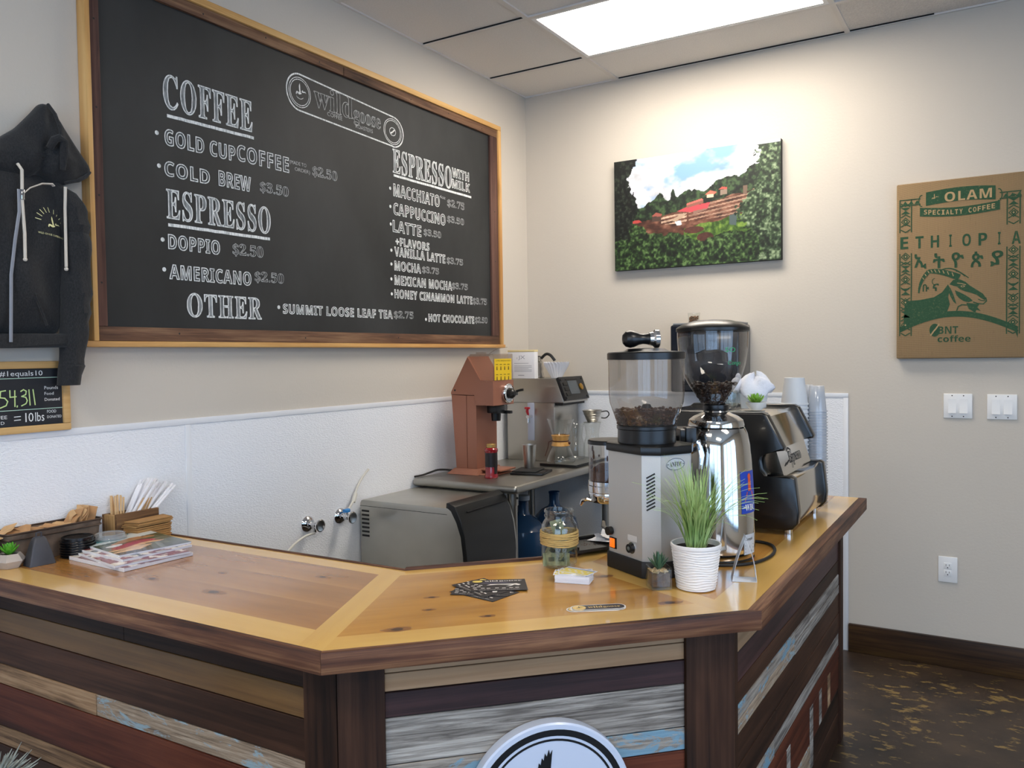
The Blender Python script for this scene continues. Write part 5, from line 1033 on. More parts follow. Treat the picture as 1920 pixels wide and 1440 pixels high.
# folded white table card
O = (1.944, -2.262, TOP); t = thing('table_card', 'white folded triangular table card standing near the bar corner', 'table card', O, R(20)); M_TC = pm('white card stock gloss', '#dfe2e8', .35); M_TCP = pm('card print grey', '#8b8f98', .5); M_TCR = pm('card print red', '#c2503f', .5)
h = .112; wd = .030; mb = MB(); hw = .024
def panel(p0, p1, bow, m=0, th=.0008):
    n = 8; vs = []
    for k in range(n+1):
        s = k/n; x = p0[0]+(p1[0]-p0[0])*s+bow*math.sin(math.pi*s)*.6; z = p0[1]+(p1[1]-p0[1])*s
        for y in (-hw, hw): vs += [(x-th/2, y, z), (x+th/2, y, z)]
    mb.add(vs, [(4*k+a_, 4*k+b_, 4*k+4+b_, 4*k+4+a_) for k in range(n) for a_, b_ in ((0, 1), (1, 3), (3, 2), (2, 0))], m)
panel((-wd, 0.0005), (.004, h), -.006); panel((wd, .0005), (.002, h), .010); mb.box(-wd, wd, -hw, hw, .0, .0008); mb.build('card', M_TC, t)
mb = MB()
for k in range(7): s = .2+.09*k; z = h*s; x = wd+(.002-wd)*s+.010*math.sin(math.pi*s)*.6+.001; mb.box(x, x+.0004, -.012+.003*(k % 3), .004+.004*(k % 2), z, z+.005, 1 if k == 3 else 0)
mb.build('print', [M_TCP, M_TCR], t)

# ================================================================ machines on the bar
M_SILVER = pm('silver hammered paint', '#b9b8b5', .42, .3, bmp=(320, .12)); M_HOPPER = thin_glass('smoked hopper plastic', (.80, .78, .76), .03, 1.45, .12, '#8d8680')
M_HOPCLR = thin_glass('clear hopper plastic', (.93, .92, .91), .02, 1.45, .02); M_BEAN = pm('roasted coffee bean', '#2a160c', .35, var=(60, .5)); M_BEANL = pm('medium roast bean', '#4a2c19', .45, var=(60, .4)); M_GROUND = pm('ground coffee', '#4a2a1a', .95, bmp=(200, .9, .003))
M_ORANGE = pm('orange rocker', '#e8731e', .3, emis=('#ff6a10', .8)); M_MIRROR = pm('polished steel', '#cfcdc9', .07, 1.0)
FHX, RHX = Vector((-.5215, .8532, 0)), Vector((.8532, .5215, 0))
def beans(name, label, c, rad, z0, z1, mat, n, seed, loc):
    rr_ = random.Random(seed); mb = MB()
    for i in range(n):
        z = z0+(z1-z0)*(i/n); R0 = rad(z)-.004; a = rr_.random()*2*math.pi; r = R0*(rr_.random()**.5 if i > n*.6 else (1-.12*rr_.random()))
        M = Matrix.Rotation(rr_.random()*6, 3, 'Z') @ Matrix.Rotation(rr_.random()*6, 3, 'X'); mb.ball((r*math.cos(a), r*math.sin(a), z+rr_.uniform(-.002, .002)), (.0058, .0042, .0034), 0, 7, 5, M)
    prof = [(0, z0)]+[(rad(z)-.012, z) for z in np.linspace(z0, z1-.004, 8)]+[(0, z1-.002)]; mb.lathe(prof, seg=24)
    o = mb.build(name, mat, None); o.location = loc; return tag(o, label, 'coffee beans', kind='stuff')
# --- silver grinder
GA = R(-30); O = (1.693, -2.2665, TOP); g = thing('coffee_grinder', 'boxy silver coffee grinder with black base, oval badge and wide smoked hopper', 'coffee grinder', O, GA)
def octo(L, W_, c): return [(-L+c, -W_), (L-c, -W_), (L, -W_+c), (L, W_-c), (L-c, W_), (-L+c, W_), (-L, W_-c), (-L, -W_+c)]
hb = lambda z: z-TOP
mb = MB(); mb.prism(octo(.107, .082, .034), hb(.957), hb(1.232), 'z', 0, .002)
for k in range(10):
    z = hb(1.175)-.0092*k; x = -.009+.107-.034-.012; M = Matrix.Translation((.0905, -.0655, 0)) @ Matrix.Rotation(R(45), 4, 'Z'); mb.M = M
    mb.prism([(-.013, z), (-.011, z-.0035), (.011, z+.009), (.009, z+.0125)], -.0004-.0, .0006, 'y', 1); mb.M = None
mb.build('body', [M_SILVER, M_DARKSLOT], g)
mb = MB(); mb.prism(octo(.112, .087, .036), 0, .043, 'z', 0, .003); mb.build('base', M_BLACKM, g)
mb = MB(); mb.prism(octo(.112, .087, .036), hb(1.232), hb(1.254), 'z', 0, .003); mb.build('top_plate', M_BLACK, g)
hx_ = -.010; mb = MB(); mb.lathe([(.060, hb(1.254)), (.0775, hb(1.255)), (.0775, hb(1.290)), (.080, hb(1.292)), (.080, hb(1.300)), (.074, hb(1.301))], (hx_, 0, 0), 48); mb.build('collar', M_BLACK, g)
mb = MB(); mb.lathe([(.0755, hb(1.300)), (.079, hb(1.306)), (.0985, hb(1.362)), (.1005, hb(1.385)), (.1015, hb(1.478))], (hx_, 0, 0), 64); hp = mb.build('hopper', M_HOPPER, g)
mb = MB(); mb.lathe([(.1, hb(1.476)), (.104, hb(1.477)), (.104, hb(1.493)), (.101, hb(1.496)), (.06, hb(1.499)), (.05, hb(1.505)), (0, hb(1.507))], (hx_, 0, 0), 64); mb.build('hopper_lid', M_BLACK, g)
mb = MB(); mb.lathe([(.014, hb(1.30)), (.014, hb(1.348)), (.010, hb(1.356)), (0, hb(1.358))], (hx_, 0, 0), 20); mb.build('feed_cone', M_BLACKM, g)
mb = MB(); mb.cyl((-.060, -.084, hb(1.015)), (-.060, -.097, hb(1.015)), .0115, 20); mb.build('knob', M_BLACK, g)
mb = MB(); mb.cyl((.030, -.082, hb(.985)), (.030, -.094, hb(.985)), .0115, 22, 0); mb.cyl((.030, -.094, hb(.985)), (.030, -.0945, hb(.985)), .006, 16, 1); mb.cyl((.030, -.082, hb(.985)), (.030, -.084, hb(.985)), .015, 22, 1); mb.build('timer_knob', [M_BLACK, M_CHROME], g)
mb = MB(); mb.box(-.068, -.038, -.0845, -.081, hb(.968), hb(.998), 1, .001); mb.box(-.064, -.044, -.087, -.083, hb(.971), hb(.995), 0, .001); mb.build('power_switch', [M_ORANGE, M_BLACK], g)
mb = MB(); mb.box(.012, .050, -.0826, -.0815, hb(1.003), hb(1.018)); mb.build('label_plate', pm('pale label', '#c9c7c4', .5), g)
FG = frame_map((.1072, 0, 0), (0, 1, 0), (0, 0, 1)); mb = MB(); zc = hb(1.207); disc(mb, 0, zc, .031, .0165, FG, 0); stroke(mb, circ(0, zc, .029, .0148, 40), FG, .0013, 1); write(mb, bold_serif('ANFIM'), FG, -.019, zc-.006, .038, .012, 1, lift=.0011, res=2)
stroke(mb, [(-.027, zc), (-.022, zc)], FG, .0014, 1, .0011); stroke(mb, [(.022, zc), (.027, zc)], FG, .0014, 1, .0011); mb.build('badge', [pm('badge silver', '#c4c9cf', .35, .3), M_DARKSLOT], g, smooth=0, recalc=False)
# doser on the working side
dx, dy = (Vector((1.540, -2.190, 0))-Vector((O[0], O[1], 0))).to_2d(); dl = Matrix.Rotation(-GA, 2) @ Vector((dx, dy)); D0 = (dl.x, dl.y, 0)
M_DOSE = thin_glass('clear doser', (.90, .88, .86), .03, 1.45, .06)
mb = MB(); mb.lathe([(.0585, hb(1.133)), (.0585, hb(1.238))], D0, 40); ds = mb.build('doser_chamber', M_DOSE, g)
mb = MB(); mb.lathe([(.0, hb(1.236)), (.061, hb(1.237)), (.061, hb(1.246)), (.058, hb(1.249)), (0, hb(1.250))], D0, 40); mb.build('doser_lid', M_BLACK, g)
mb = MB(); mb.lathe([(0, hb(1.072)), (.054, hb(1.072)), (.058, hb(1.078)), (.060, hb(1.098)), (.0595, hb(1.100)), (.0615, hb(1.102)), (.0615, hb(1.119)), (.060, hb(1.121)), (.060, hb(1.132)), (.058, hb(1.133)), (0, hb(1.133))], D0, 44); mb.build('doser_base', M_CHROME, g)
mb = MB(); mb.lathe([(0, hb(1.134)), (.055, hb(1.134)), (.055, hb(1.16)), (.03, hb(1.178)), (0, hb(1.172))], D0, 28)
for k in range(26): q = random.random()*6.28; mb.ball((D0[0]+.0565*math.cos(q), D0[1]+.0565*math.sin(q), hb(random.uniform(1.16, 1.225))), (.003, .003, random.uniform(.002, .010)), 0, 6, 4)
o = mb.build('ground_coffee', M_GROUND, None); o.location = O; o.rotation_euler = (0, 0, GA); tag(o, 'ground coffee clinging inside the clear doser of the silver grinder', 'ground coffee', kind='stuff')
mb = MB(); mb.box(D0[0]+.04, -.105, -.035, .035, hb(1.075), hb(1.235), 0, .004); mb.build('doser_mount', M_BLACKM, g)
mb = MB(); mb.tube([(D0[0]-.005, D0[1]-.05, hb(1.076)), (D0[0]-.020, D0[1]-.062, hb(1.080)), (D0[0]-.038, D0[1]-.066, hb(1.074)), (D0[0]-.046, D0[1]-.068, hb(1.060))], [.004, .0055, .006, .004], 8); mb.build('dosing_lever', M_CHROME, g)
mb = MB()
for s in (-1, 1): mb.tube([(-.105, .018*s, hb(.990)), (-.135, .030*s, hb(.992)), (-.168, .034*s, hb(1.001)), (-.185, .022*s, hb(1.012))], [.010, .010, .008, .005], 8, flat=.5)
mb.build('portafilter_fork', M_STEELD, g)
beans('coffee_beans', 'roasted beans lying low in the smoked hopper of the silver grinder', None, lambda z: .078+(z+TOP-1.303)*.33 if z+TOP < 1.362 else .0985, hb(1.306), hb(1.345), M_BEANL, 520, 3, tuple(Vector(O)+Matrix.Rotation(GA, 3, 'Z') @ Vector((hx_, 0, 0))))
# tamper lying on the hopper lid
o = Vector(O)+Matrix.Rotation(GA, 3, 'Z') @ Vector((hx_, 0, 0)); tz = 1.5066
t = thing('tamper', 'espresso tamper with black ball handle lying on the silver grinder lid', 'tamper', (o.x-.012, o.y-.008, tz), R(31.4)+R(4))
mb = MB(); mb.M = Matrix.Translation((-.05, 0, .0245)) @ Matrix.Rotation(R(90), 4, 'Y') @ Matrix.Rotation(R(0), 4, 'X'); mb.lathe([(0, 0), (.012, .002), (.0205, .010), (.0235, .021), (.0215, .033), (.016, .045), (.0135, .056), (.0145, .066), (.016, .072), (0, .073)], seg=32); mb.build('handle', M_BLACK, t)
mb = MB(); mb.M = Matrix.Translation((-.05, 0, .0245)) @ Matrix.Rotation(R(90), 4, 'Y'); mb.lathe([(0, .0735), (.017, .0735), (.019, .083), (.0245, .088), (.0245, .098), (.0235, .099), (0, .099)], seg=36); mb.build('base', M_CHROME, t)

# --- tall chrome grinder
O = (1.806, -2.047, TOP); g = thing('chrome_grinder', 'tall polished chrome coffee grinder with clear bulb hopper and blue sticker', 'coffee grinder', O)
prof = [(.0, .004), (.100, .004), (.104, .012), (.106, .035), (.1055, .09), (.1035, .18), (.099, .26), (.0935, .32), (.087, .352), (.080, .366), (.072, .369), (0, .369)]
mb = MB(); mb.lathe(prof, seg=72); mb.build('body', M_MIRROR, g)
mb = MB(); mb.lathe([(.0, 0), (.101, 0), (.1045, .0045), (.100, .006)], seg=48); mb.build('base_ring', M_BLACK, g)
mb = MB(); mb.lathe([(.0785, .3695), (.079, .376), (.075, .388), (.062, .398), (.046, .405), (.036, .410), (.0345, .414), (0, .414)], seg=56); mb.build('dome', M_MIRROR, g)
mb = MB(); mb.lathe([(.0352, .4142), (.037, .420), (.036, .430), (.032, .432)], seg=40); mb.build('neck_ring', M_BLACK, g)
hpf = [(.0325, .432), (.036, .442), (.050, .462), (.066, .485), (.080, .512), (.0905, .545), (.0965, .585), (.0985, .62), (.0985, .640)]
def hr(z): return float(np.interp(z, [a[1] for a in hpf], [a[0] for a in hpf]))
HL = tuple(RHX*-.008); mb = MB(); mb.lathe([(hr(z), z) for z in np.linspace(.432, .640, 30)], HL, 64); mb.build('hopper', M_HOPCLR, g)
mb = MB(); mb.lathe([(.0975, .636), (.1015, .638), (.1015, .646), (.098, .650), (.08, .660), (.05, .668), (0, .671)], HL, 64); mb.build('hopper_lid', M_BLACK, g)
L0 = R(-58.6); mb = MB(); mb.M = Matrix.Rotation(L0, 4, 'Z')
mb.box(.02, .062, -.098, -.068, .305, .372, 0, .004); mb.M = None
mb.M = Matrix.Rotation(R(31.4), 4, 'Z'); mb.box(-.112, -.072, -.052, .05, .33, .366, 0, .004); mb.M = None; mb.build('adjustment_block', M_BLACK, g)
mb = MB(); W0 = lambda l, d, z: tuple(RHX*l+FHX*d+Vector((0, 0, z))); c_ = W0(-.115, .05, 0); mb.lathe([(0, .19), (.054, .19), (.056, .20), (.056, .325), (.054, .328), (0, .328)], c_, 36); mb.build('doser_chamber', M_MIRROR, g)
mb = MB(); mb.lathe([(0, .3285), (.058, .3285), (.058, .338), (.05, .343), (0, .344)], c_, 36); mb.build('doser_lid', M_BLACK, g)
mb = MB(); mb.tube([W0(-.105, -.04, .30), W0(-.088, -.075, .32), W0(-.072, -.098, .335), W0(-.066, -.104, .300), W0(-.070, -.104, .262)], [.006, .008, .009, .009, .006], 10); mb.build('doser_lever', M_CHROME, g)
M_STBLUE = pm('blue sticker', '#1d3fa6', .4); M_STOR = pm('orange sticker print', '#d5542c', .45)
def cylmap(rfun, a0):
    return lambda x, z, h=0.0: Vector(((rfun(z)+.0006+h)*math.cos(a0+x/rfun(z)), (rfun(z)+.0006+h)*math.sin(a0+x/rfun(z)), z))
pr = lambda z: float(np.interp(z, [a[1] for a in prof[3:10]], [a[0] for a in prof[3:10]]))
FC = cylmap(pr, R(-58.6+46)); mb = MB(); nx, nz = 14, 8; vs = [FC(-.036+.072*i/nx, .135+.115*j/nz) for j in range(nz+1) for i in range(nx+1)]; mb.add(vs, [(j*(nx+1)+i, j*(nx+1)+i+1, (j+1)*(nx+1)+i+1, (j+1)*(nx+1)+i) for j in range(nz) for i in range(nx)])
def sub(pts, m): mb.add([FC(x, z, .0004+tick()) for x, z in pts], [list(range(len(pts)))], m)
sub(circ(0, .236, .008, .008, 14)[:-1], 1); sub([(-.006, .232), (.006, .232), (.008, .196), (-.008, .196)], 1); sub([(-.014, .194), (.014, .194), (.018, .182), (-.018, .182)], 1); sub([(-.020, .180), (.020, .180), (.024, .168), (-.024, .168)], 1)
write(mb, bold_serif('WBC'), FC, -.024, .142, .05, .018, 2, lift=.0009, res=2); sub([(-.034, .152), (-.022, .154), (-.022, .151), (-.034, .149)], 2); mb.build('blue_sticker', [M_STBLUE, M_STOR, M_PAPER], g, smooth=60, recalc=False)
FC2 = cylmap(lambda z: .1058, R(-58.6+44)); mb = MB(); vs = [FC2(-.026+.052*i/8, .022+.055*j/4) for j in range(5) for i in range(9)]; mb.add(vs, [(j*9+i, j*9+i+1, (j+1)*9+i+1, (j+1)*9+i) for j in range(4) for i in range(8)]); write(mb, 'Compak', FC2, -.022, .058, .034, .011, 1, lift=.0006, res=2)
for k in range(3): mb.add([FC2(x, .028+.009*k+d, .0004) for x, d in ((-.022, 0), (.018, 0), (.018, .002), (-.022, .002))], [(0, 1, 2, 3)], 1)
mb.build('maker_label', [pm('silver label', '#c9cfd6', .3, .2), M_DARKSLOT], g, smooth=60, recalc=False)
M_GREENINK = pm('green marker', '#2f9a62', .5)
FH2 = lambda x, z, h=0.0: Vector(HL)+Vector(((hr(z)+.0006+h)*math.cos(R(-58.6+4)+x/.095), (hr(z)+.0006+h)*math.sin(R(-58.6+4)+x/.095), z))
mb = MB(); write(mb, 'SO', FH2, .004, .578, .030, .013, 0, lift=.0003, res=2); write(mb, 'Congo', FH2, .014, .540, .046, .015, 0, lift=.0003, res=2, fill=True); mb.build('marker_writing', M_GREENINK, g, smooth=0, recalc=False)
beans('coffee_beans', 'dark roasted beans half filling the bulb of the chrome grinder hopper', None, hr, .436, .493, M_BEAN, 620, 5, tuple(Vector(O)+Vector(HL)))
# power cord looping behind the pot
mb = MB(); z = TOP+.0045; cp = [(1.72, -2.17), (1.79, -2.175), (1.86, -2.165), (1.92, -2.11), (1.945, -2.02), (1.94, -1.93), (1.91, -1.86), (1.86, -1.84), (1.80, -1.86), (1.76, -1.9)]
def smooth_path(P, n=6):
    o = []
    for i in range(len(P)-1):
        p0, p1, p2, p3 = [Vector(P[max(0, min(len(P)-1, k))]) for k in (i-1, i, i+1, i+2)]
        for t in np.linspace(0, 1, n, endpoint=False): o.append(.5*((2*p1)+(p2-p0)*t+(2*p0-5*p1+4*p2-p3)*t*t+(3*p1-p0-3*p2+p3)*t**3))
    return o+[Vector(P[-1])]
mb.tube(smooth_path([(x, y, z) for x, y in cp]), .0045, 8); o = mb.build('power_cord', M_BLACKM, None); tag(o, 'black power cord looping on the bar around the chrome grinder foot', 'power cord')
# tamping tray left of the silver grinder with napkins
O = (1.470, -2.125, ZC+.0085); M_MAT = pm('dark rubber tray', '#2d2c2b', .6, var=(30, .3)); t = thing('tamping_tray', 'shallow black metal tray left of the silver grinder, dusted with coffee', 'tray', O, GA)
mb = MB(); mb.box(-.06, .06, -.11, .11, 0, .010, 0, .002); mb.box(-.06, .06, -.11, -.104, .010, .020, 1, .001); mb.box(-.06, .06, .104, .11, .010, .020, 1); mb.box(-.06, -.054, -.104, .104, .010, .020, 1); mb.build('tray', [M_MAT, M_BLACK], t)
mb = MB()
for k in range(70): q = random.random(); mb.ball((random.gauss(.0, .022), random.gauss(-.01, .04), .0102), (random.uniform(.001, .003), random.uniform(.001, .002), .0006), 0, 6, 4)
o = mb.build('coffee_grounds', M_GROUND, t); o['kind'] = 'stuff'
for i, (x, y, a, lab) in enumerate(((1.50, -2.10, -20, 'white paper napkin lying on the black tray, lower of two'), (1.512, -2.085, 8, 'white paper napkin lying on the black tray, upper crumpled one'))):
    mb = MB(); n = 8; vs = [(-.055+.11*k/n, -.045+.09*l/n, .0006+.010*i+(.012+.010*i)*max(0, math.sin(k*.9+i))*max(0, math.sin(l*.7+i*2))*.9+.012*(k/n)) for k in range(n+1) for l in range(n+1)]
    mb.add(vs+[(v[0], v[1], v[2]+.0006) for v in vs], [(k*(n+1)+l, k*(n+1)+l+1, (k+1)*(n+1)+l+1, (k+1)*(n+1)+l) for k in range(n) for l in range(n)]+[(81+k*(n+1)+l, 81+(k+1)*(n+1)+l, 81+(k+1)*(n+1)+l+1, 81+k*(n+1)+l+1) for k in range(n) for l in range(n)])
    o = mb.build('napkin', M_PAPER, None, recalc=False); o.location = (x, y, ZC+.019); o.rotation_euler = (0, 0, R(a)); tag(o, lab, 'napkin', 'paper napkins on the tray')

# --- espresso machine
O = (1.70, -1.465, TOP); em = thing('espresso_machine', 'espresso machine with black side panels and polished back at the bar end', 'espresso machine', O)
M_EMB = pm('espresso black plastic', '#08090b', .28, coat=.3)
pf = [(1.450, 1.285), (1.47, 1.300), (1.846, 1.301), (1.862, 1.292), (1.914, 1.191), (1.911, 1.181), (1.855, 1.176), (1.833, 1.165), (1.827, 1.146), (1.833, 1.112), (1.850, 1.092), (1.933, 1.103), (1.946, 1.096), (1.958, .99), (1.954, .953), (1.938, .935), (1.914, .930), (1.46, .930), (1.440, .95), (1.44, 1.03), (1.60, 1.05), (1.62, 1.14), (1.50, 1.17), (1.44, 1.19)]
for y0, y1 in ((-1.705, -1.665), (-1.265, -1.225)):
    mb = MB(O); mb.prism(pf, y0, y1, 'y', 0, .007, 3); mb.build('side_panel', M_EMB, em)['label'] = 'black moulded side panel'
M_EMS = pm('espresso steel', '#c9c4bb', .12, 1.0)
ya, yb = -1.6645, -1.2655
mb = MB(O); mb.prism([(1.47, 1.292), (1.842, 1.293), (1.857, 1.285), (1.905, 1.188), (1.895, 1.184), (1.83, 1.20), (1.48, 1.20)], ya, yb, 'y', 0, .002); mb.build('upper_cover', M_EMS, em)
mb = MB(O); mb.prism([(1.878, 1.184), (1.908, 1.085), (1.84, 1.085), (1.84, 1.184)], ya, yb, 'y'); mb.build('name_panel', M_EMS, em)
mb = MB(O); mb.prism([(1.84, 1.094), (1.930, 1.096), (1.940, 1.090), (1.951, .99), (1.947, .955), (1.935, .942), (1.60, .942), (1.60, 1.04)], ya, yb, 'y', 0, .002); mb.build('lower_cover', M_EMS, em)
mb = MB(O); mb.box(1.62, 1.835, ya, yb, 1.045, 1.198); mb.box(1.47, 1.60, ya, yb, .945, 1.02, 0, .004); mb.build('chassis', M_BLACKM, em)
mb = MB(O); mb.cyl((1.55, -1.465, 1.195), (1.55, -1.465, 1.13), .034, 28); mb.cyl((1.55, -1.465, 1.13), (1.55, -1.465, 1.105), .040, 28); mb.build('group_head', M_CHROME, em)
mb = MB(O); mb.tube([(1.50, -1.63, 1.19), (1.47, -1.635, 1.15), (1.455, -1.64, 1.0)], .006, 8); mb.build('steam_wand', M_CHROME, em)
for x in (1.50, 1.915):
    for y in (-1.66, -1.27): mb = MB(O); mb.lathe([(0, 0), (.014, 0), (.015, .018), (.012, .020), (0, .020)], (x, y, TOP), 16); mb.build('foot', M_CHROME if x > 1.8 else M_BLACKM, em)
v_ = Vector((.030, 0, -.099)).normalized(); FE = frame_map((1.8935, -1.465, 1.1345), (0, 1, 0), tuple(-v_)); mb = MB(O)
write(mb, bold_italic('Espresso'), FE, -.080, -.022, .17, .050, 0, lift=.0008, res=2); stroke(mb, [(-.15, -.012), (-.12, -.004), (-.13, -.010), (-.08, .0)], FE, .004); stroke(mb, [(-.08, .030), (-.055, .040), (-.03, .030), (-.06, -.028)], FE, .004); mb.build('lettering', M_DARKSLOT, em, smooth=0, recalc=False)
# things on the machine top
MT = 1.3015
t = thing('white_canister', 'square white ceramic canister on the espresso machine under a folded towel', 'canister', (1.765, -1.50, MT)); mb = MB(); shell(mb, [(.034, .040, .008, 0), (.038, .045, .008, .050), (.036, .043, .008, .050), (.032, .038, .008, .006)]); mb.build('body', pm('glossy white ceramic', '#dfe3e6', .15), t)
M_TOWEL = pm('white terry towel', '#e4e6ee', .95, bmp=(160, .6, .003))
mb = MB(); n = 48; rg = []
for j, (z, a, b) in enumerate(((.0520, .045, .050), (.050, .055, .064), (.058, .058, .068), (.070, .055, .064), (.085, .046, .056), (.098, .034, .044), (.108, .020, .026), (.112, .004, .006))):
    rg.append([((a*(1+.12*math.sin(3*q+j*.5)+.06*math.sin(7*q+j)))*math.cos(q)+.006, b*(1+.12*math.sin(3*q+j*.5)+.06*math.sin(7*q+j))*math.sin(q), z+.010*math.sin(2*q+1)+.006*math.sin(5*q+j)) for q in np.linspace(0, 2*math.pi, n, endpoint=False)])
mb.loft(rg); mb.ball((-.048, -.036, .078), (.020, .022, .028), 0, 16, 10); mb.ball((-.044, -.030, .104), (.010, .010, .016), 0, 12, 8); o = mb.build('towel', M_TOWEL, None, smooth=70); o.location = (1.765, -1.50, MT); tag(o, 'crumpled white towel heaped on the white canister atop the espresso machine', 'towel')
M_GL = thin_glass('drinking glass', (.93, .95, .95), .02, 1.5)
gl = None
for i, (x, y) in enumerate(((1.655, -1.53), (1.690, -1.47), (1.70, -1.575))):
    if gl is None:
        mb = MB(); mb.lathe([(0, .0), (.022, 0), (.030, .012), (.033, .035), (.030, .062), (.0285, .062), (.031, .035), (.028, .013), (0, .006)], seg=32); gl = mb.build('drinking_glass', M_GL, None); o = gl
    else: o = dup(gl)
    o.location = (x, y, MT); tag(o, ['small glass cup on the espresso machine, farthest left', 'small glass cup on the espresso machine, behind the other two', 'small glass cup on the espresso machine, beside the white canister'][i], 'glass', 'glass cups on the espresso machine')
t = thing('bowl_succulent', 'leafy green succulent in a tiny white bowl on the espresso machine corner', 'potted plant', (1.800, -1.600, MT)); mb = MB(); mb.lathe([(0, 0), (.018, 0), (.030, .014), (.034, .026), (.0325, .026), (.028, .016), (0, .016)], seg=30); mb.build('bowl', pm('white bowl', '#dcdcd8', .3), t); mb = MB(); mb.lathe([(.0295, .0185), (0, .0205)], seg=20); mb.build('soil', M_SOIL, t)
mb = MB(); rosette(mb, 7, .040, .010, 35, .02); rosette(mb, 6, .036, .009, 60, .022, ph=.3); mb.build('leaves', pm('lime green leaf', '#7fae3a', .45, var=(40, .3)), t)
# stacks of cups behind the machine
M_CUP = pm('white paper cup', '#dcdedf', .5)
def paper_cup():
    mb = MB(); mb.lathe([(.049, 0), (.0525, .002), (.0525, .006), (.0490, .0085), (.0370, .105), (.0355, .105), (.0355, .101), (0, .101)], seg=40); mb.lathe([(.050, 0), (.0485, .004), (.036, .1)], seg=40); return mb.build('paper_cup', M_CUP, None)
c0 = None; n = 25
for i in range(n):
    o = paper_cup() if c0 is None else dup(c0); c0 = c0 or o; o.location = (1.802, -1.058, TOP+.0155*i)
    tag(o, 'topmost upturned white paper cup of the stack behind the espresso machine' if i == n-1 else 'upturned white paper cup nested in the stack behind the espresso machine', 'paper cup', 'white paper cups in one stack')
M_PET = thin_glass('clear cup plastic', (.93, .94, .95), .06, 1.55, .30, '#eef1f6')
c0 = None
for si, (x, y, n, lab) in enumerate(((1.880, -1.028, 33, 'nearer'), (1.822, -.935, 33, 'farther'))):
    for i in range(n):
        if c0 is None: mb = MB(); mb.lathe([(.0345, 0), (.0385, .001), (.0385, .004), (.0345, .005), (.0255, .098), (.0245, .100), (0, .098)], seg=32); c0 = mb.build('plastic_cup', M_PET, None); o = c0
        else: o = dup(c0)
        o.location = (x, y, TOP+.0108*i)
        tag(o, 'clear plastic cup %s of the %s tall stack beside the paper cups' % ('on top' if i == n-1 else 'nested inside' if i else 'at the foot', lab), 'plastic cup', 'clear plastic cups, %s stack' % lab)

# ================================================================ the working side: table, ice maker, brewers
TT = .9004
t = thing('steel_table', 'stainless steel work table in the corner carrying the brewers', 'table', (.31, -.6, 0)); O = (.31, -.6, 0)
mb = MB(O); mb.box(.010, .605, -1.165, -.022, .862, .9, 0, .014, 4); mb.build('tabletop', M_STEELD, t)
for x, y in ((.545, -1.095), (.545, -.09), (.06, -1.095), (.06, -.09)):
    mb = MB(O); mb.cyl((x, y, .03), (x, y, .861), .0205, 20); l_ = mb.build('leg', M_STEELD, t)
    mb = MB(O); mb.cyl((x, y, .80), (x, y, .8615), .026, 20); mb.cyl((x+.0255, y-.004, .835), (x+.0285, y-.005, .835), .005, 10, 1); mb.build('leg_socket', [M_STEELD, M_DARKSLOT], l_)
    mb = MB(O); mb.lathe([(0, 0.0005), (.018, 0.0005), (.020, .03), (0, .03)], (x, y, 0), 16); mb.build('foot', M_BLACKM, l_)
mb = MB(O); mb.box(.03, .585, -1.08, -.05, .25, .275, 0, .006); mb.build('undershelf', M_STEELD, t)
# ice maker
M_ICES = pm('dull ice maker steel', '#bcbab2', .36, 1.0, var=(3, .10), rvar=(5, .1)); M_ICEB = pm('black textured plastic', '#0d0e0f', .40, bmp=(400, .15))
O = (.3, -1.33, 0); t = thing('ice_maker', 'stainless ice maker with a curved black front pushed under the table', 'ice maker', O)
mb = MB(O); mb.prism([(.020, .08), (.020, .842), (.026, .853), (.036, .857), (.505, .857), (.525, .848), (.552, .80), (.568, .74), (.578, .66), (.58, .55), (.58, .08)], -1.553, -1.124, 'y', 0, .003)
for k in range(7): z = .812-.0185*k; mb.box(.030, .072, -1.5542, -1.5525, z-.0085, z, 1)
mb.box(.021, .50, -1.5537, -1.5528, .829, .831, 1); mb.build('cabinet', [M_ICES, M_DARKSLOT], t)
mb = MB(O); mb.prism([(.497, .858), (.500, .879), (.516, .880), (.545, .866), (.575, .81), (.592, .74), (.602, .66), (.604, .62), (.604, .55), (.584, .55), (.582, .66), (.571, .742), (.554, .802), (.526, .850)], -1.557, -1.169, 'y', 0, .004)
mb.build('front_hood', M_ICEB, t)
mb = MB(O); zz = [(.5735, .817), (.5925, .745), (.6030, .665)]
mb.tube([(.566, -1.50, .838), (.566, -1.20, .838)], .0035, 6); mb.build('hood_groove', M_BLACK, t)
for x in (.06, .54):
    for y in (-1.51, -1.17): mb = MB(O); mb.lathe([(0, .0005), (.018, .0005), (.015, .08), (0, .08)], (x, y, 0), 14); mb.build('foot', M_BLACKM, t)
